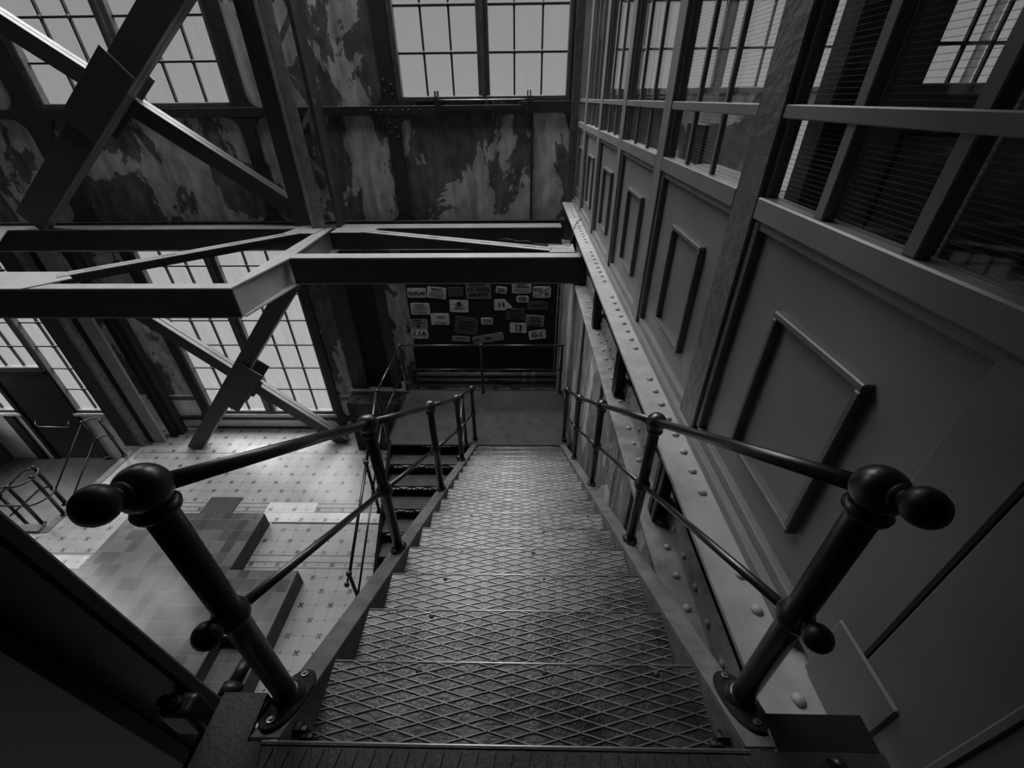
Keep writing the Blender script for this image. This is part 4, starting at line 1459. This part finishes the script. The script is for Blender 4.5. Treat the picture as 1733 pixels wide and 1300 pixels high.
pr_ = empty('floor_opening_railing', (-9.7, 5.75, FL), 'looped iron railing with three posts at the near corner of the sunken floor', 'railing', 'looped railings round the sunken floor')
HH = 1.08
for (x, y) in ((-9.72, 5.50), (-9.50, 5.75), (-9.72, 6.02)):
    small_post(pr_, x, y, FL + 0.012, HH, 0.032, 0.045, 0.52)
for z, nm in ((HH, 'handrail'), (HH * 0.52, 'lower_rail')):
    pts = [(-12.5, 5.50, FL + z), (-9.9, 5.50, FL + z)] + loop(-9.72, 5.50, 6.02, FL + z, 0.24)
    MB().path(pts, 0.02, 12).build(nm, M['iron'], pr_)
    MB().path([(-9.72, 6.02, FL + z), (-10.0, 6.02, FL + z - 0.1), (-11.2, 6.02, FL + z - 0.95)], 0.02, 10).build('sloping_rail', M['iron'], pr_)
small_post(pr_, -11.0, 6.02, PIT, HH + 0.3, 0.032, 0.045, 0.52)
small_post(pr_, -11.0, 5.50, FL + 0.05, HH - 0.05, 0.032, 0.045, 0.52)

pr2_ = empty('floor_opening_railing', (-9.8, 7.4, FL), 'looped iron railing by the big corner column, before the dark door', 'railing', 'looped railings round the sunken floor')
for (x, y) in ((-9.98, 7.45), (-9.60, 7.5)):
    small_post(pr2_, x, y, FL + 0.012, HH, 0.03, 0.042, 0.52)
for z, nm in ((HH, 'handrail'), (HH * 0.52, 'lower_rail')):
    pts = [(-9.98, 7.45, FL + z)] + [(-9.79 - math.cos(math.pi * i / 10) * 0.19, 7.47 + math.sin(math.pi * i / 10) * 0.16, FL + z) for i in range(11)] + [(-9.60, 7.5, FL + z)]
    MB().path(pts, 0.02, 12).build(nm, M['iron'], pr2_)
    MB().tube((-9.98, 7.45, FL + z), (-9.98, 6.2, FL + z - 0.85), 0.016, 10).build('sloping_rail', M['iron_dull'], pr2_)
small_post(pr2_, -9.98, 6.2, PIT, HH + 0.3, 0.03, 0.042, 0.62)

# ------------------------------------------------------------ dark post, clamp and pipe at the lower left, close by
pb = empty('near_post', (-1.0, 0.55, Z0), 'huge dark steel post close to the viewer in the lower left corner', 'post')
d = Vector((0.15, 0, -1.3)).normalized()
A = Vector((-1.10, 0.5, 0.16))
B_ = Vector((-0.80, 0.5, -2.44))
# right flange: visible strip between its edge and the seam
q = MB()
q.hexa([(B_.x - 0.26, 0.50, B_.z), (B_.x, 0.50, B_.z), (B_.x, 0.54, B_.z), (B_.x - 0.26, 0.54, B_.z), (A.x - 0.26, 0.50, A.z), (A.x, 0.50, A.z), (A.x, 0.54, A.z), (A.x - 0.26, 0.54, A.z)])
q.build('flange', M['brace'], pb, 0.008)
q = MB()
q.hexa([(B_.x - 1.2, 0.46, B_.z), (B_.x - 0.24, 0.46, B_.z), (B_.x - 0.24, 0.50, B_.z), (B_.x - 1.2, 0.50, B_.z), (A.x - 1.2, 0.46, A.z), (A.x - 0.24, 0.46, A.z), (A.x - 0.24, 0.50, A.z), (A.x - 1.2, 0.50, A.z)])
q.build('web', M['brace'], pb, 0.004)
cl = empty('pipe_clamp', (-0.92, 0.44, -1.4), 'black bolted clamp on the near dark post', 'clamp')
q = MB()
q.box(-0.975, -0.885, 0.44, 0.50, -1.50, -1.36)
q.build('clamp_body', M['iron_dull'], cl, 0.015, 3)
for x in (-0.965, -0.93):
    MB().lathe((x, 0.47, -1.36), (0, 0, 1), [(0, 0.014), (0.014, 0.016), (0.015, 0.008), (0.02, 0.007)], 6, False).build('bolt', M['iron_dull'], cl)
pp = empty('edge_pipe', (-0.93, 0.6, -1.62), 'dark pipe with a collar running along the left edge of the upper landing', 'pipe')
MB().tube((-0.912, 0.30, -1.545), (-0.908, 0.565, -1.545), 0.027, 18).build('thick_pipe', M['iron_dull'], pp)
MB().tube((-0.908, 0.55, -1.545), (-0.908, 0.585, -1.545), 0.033, 18).build('collar', M['iron_dull'], pp)
MB().tube((-0.908, 0.585, -1.545), (-0.905, 0.66, -1.545), 0.020, 18).build('thin_pipe', M['iron_dull'], pp)
pq = empty('corner_pipe', (0.8, 0.3, Z0), 'short black pipe end at the bottom right corner of the landing', 'pipe')
MB().tube((0.70, 0.34, Z0 + 0.02), (0.80, 0.375, Z0 + 0.02), 0.018, 16).build('pipe', M['iron'], pq)
MB().tube((0.80, 0.375, Z0 + 0.02), (0.825, 0.384, Z0 + 0.02), 0.022, 16).build('collar', M['iron'], pq)
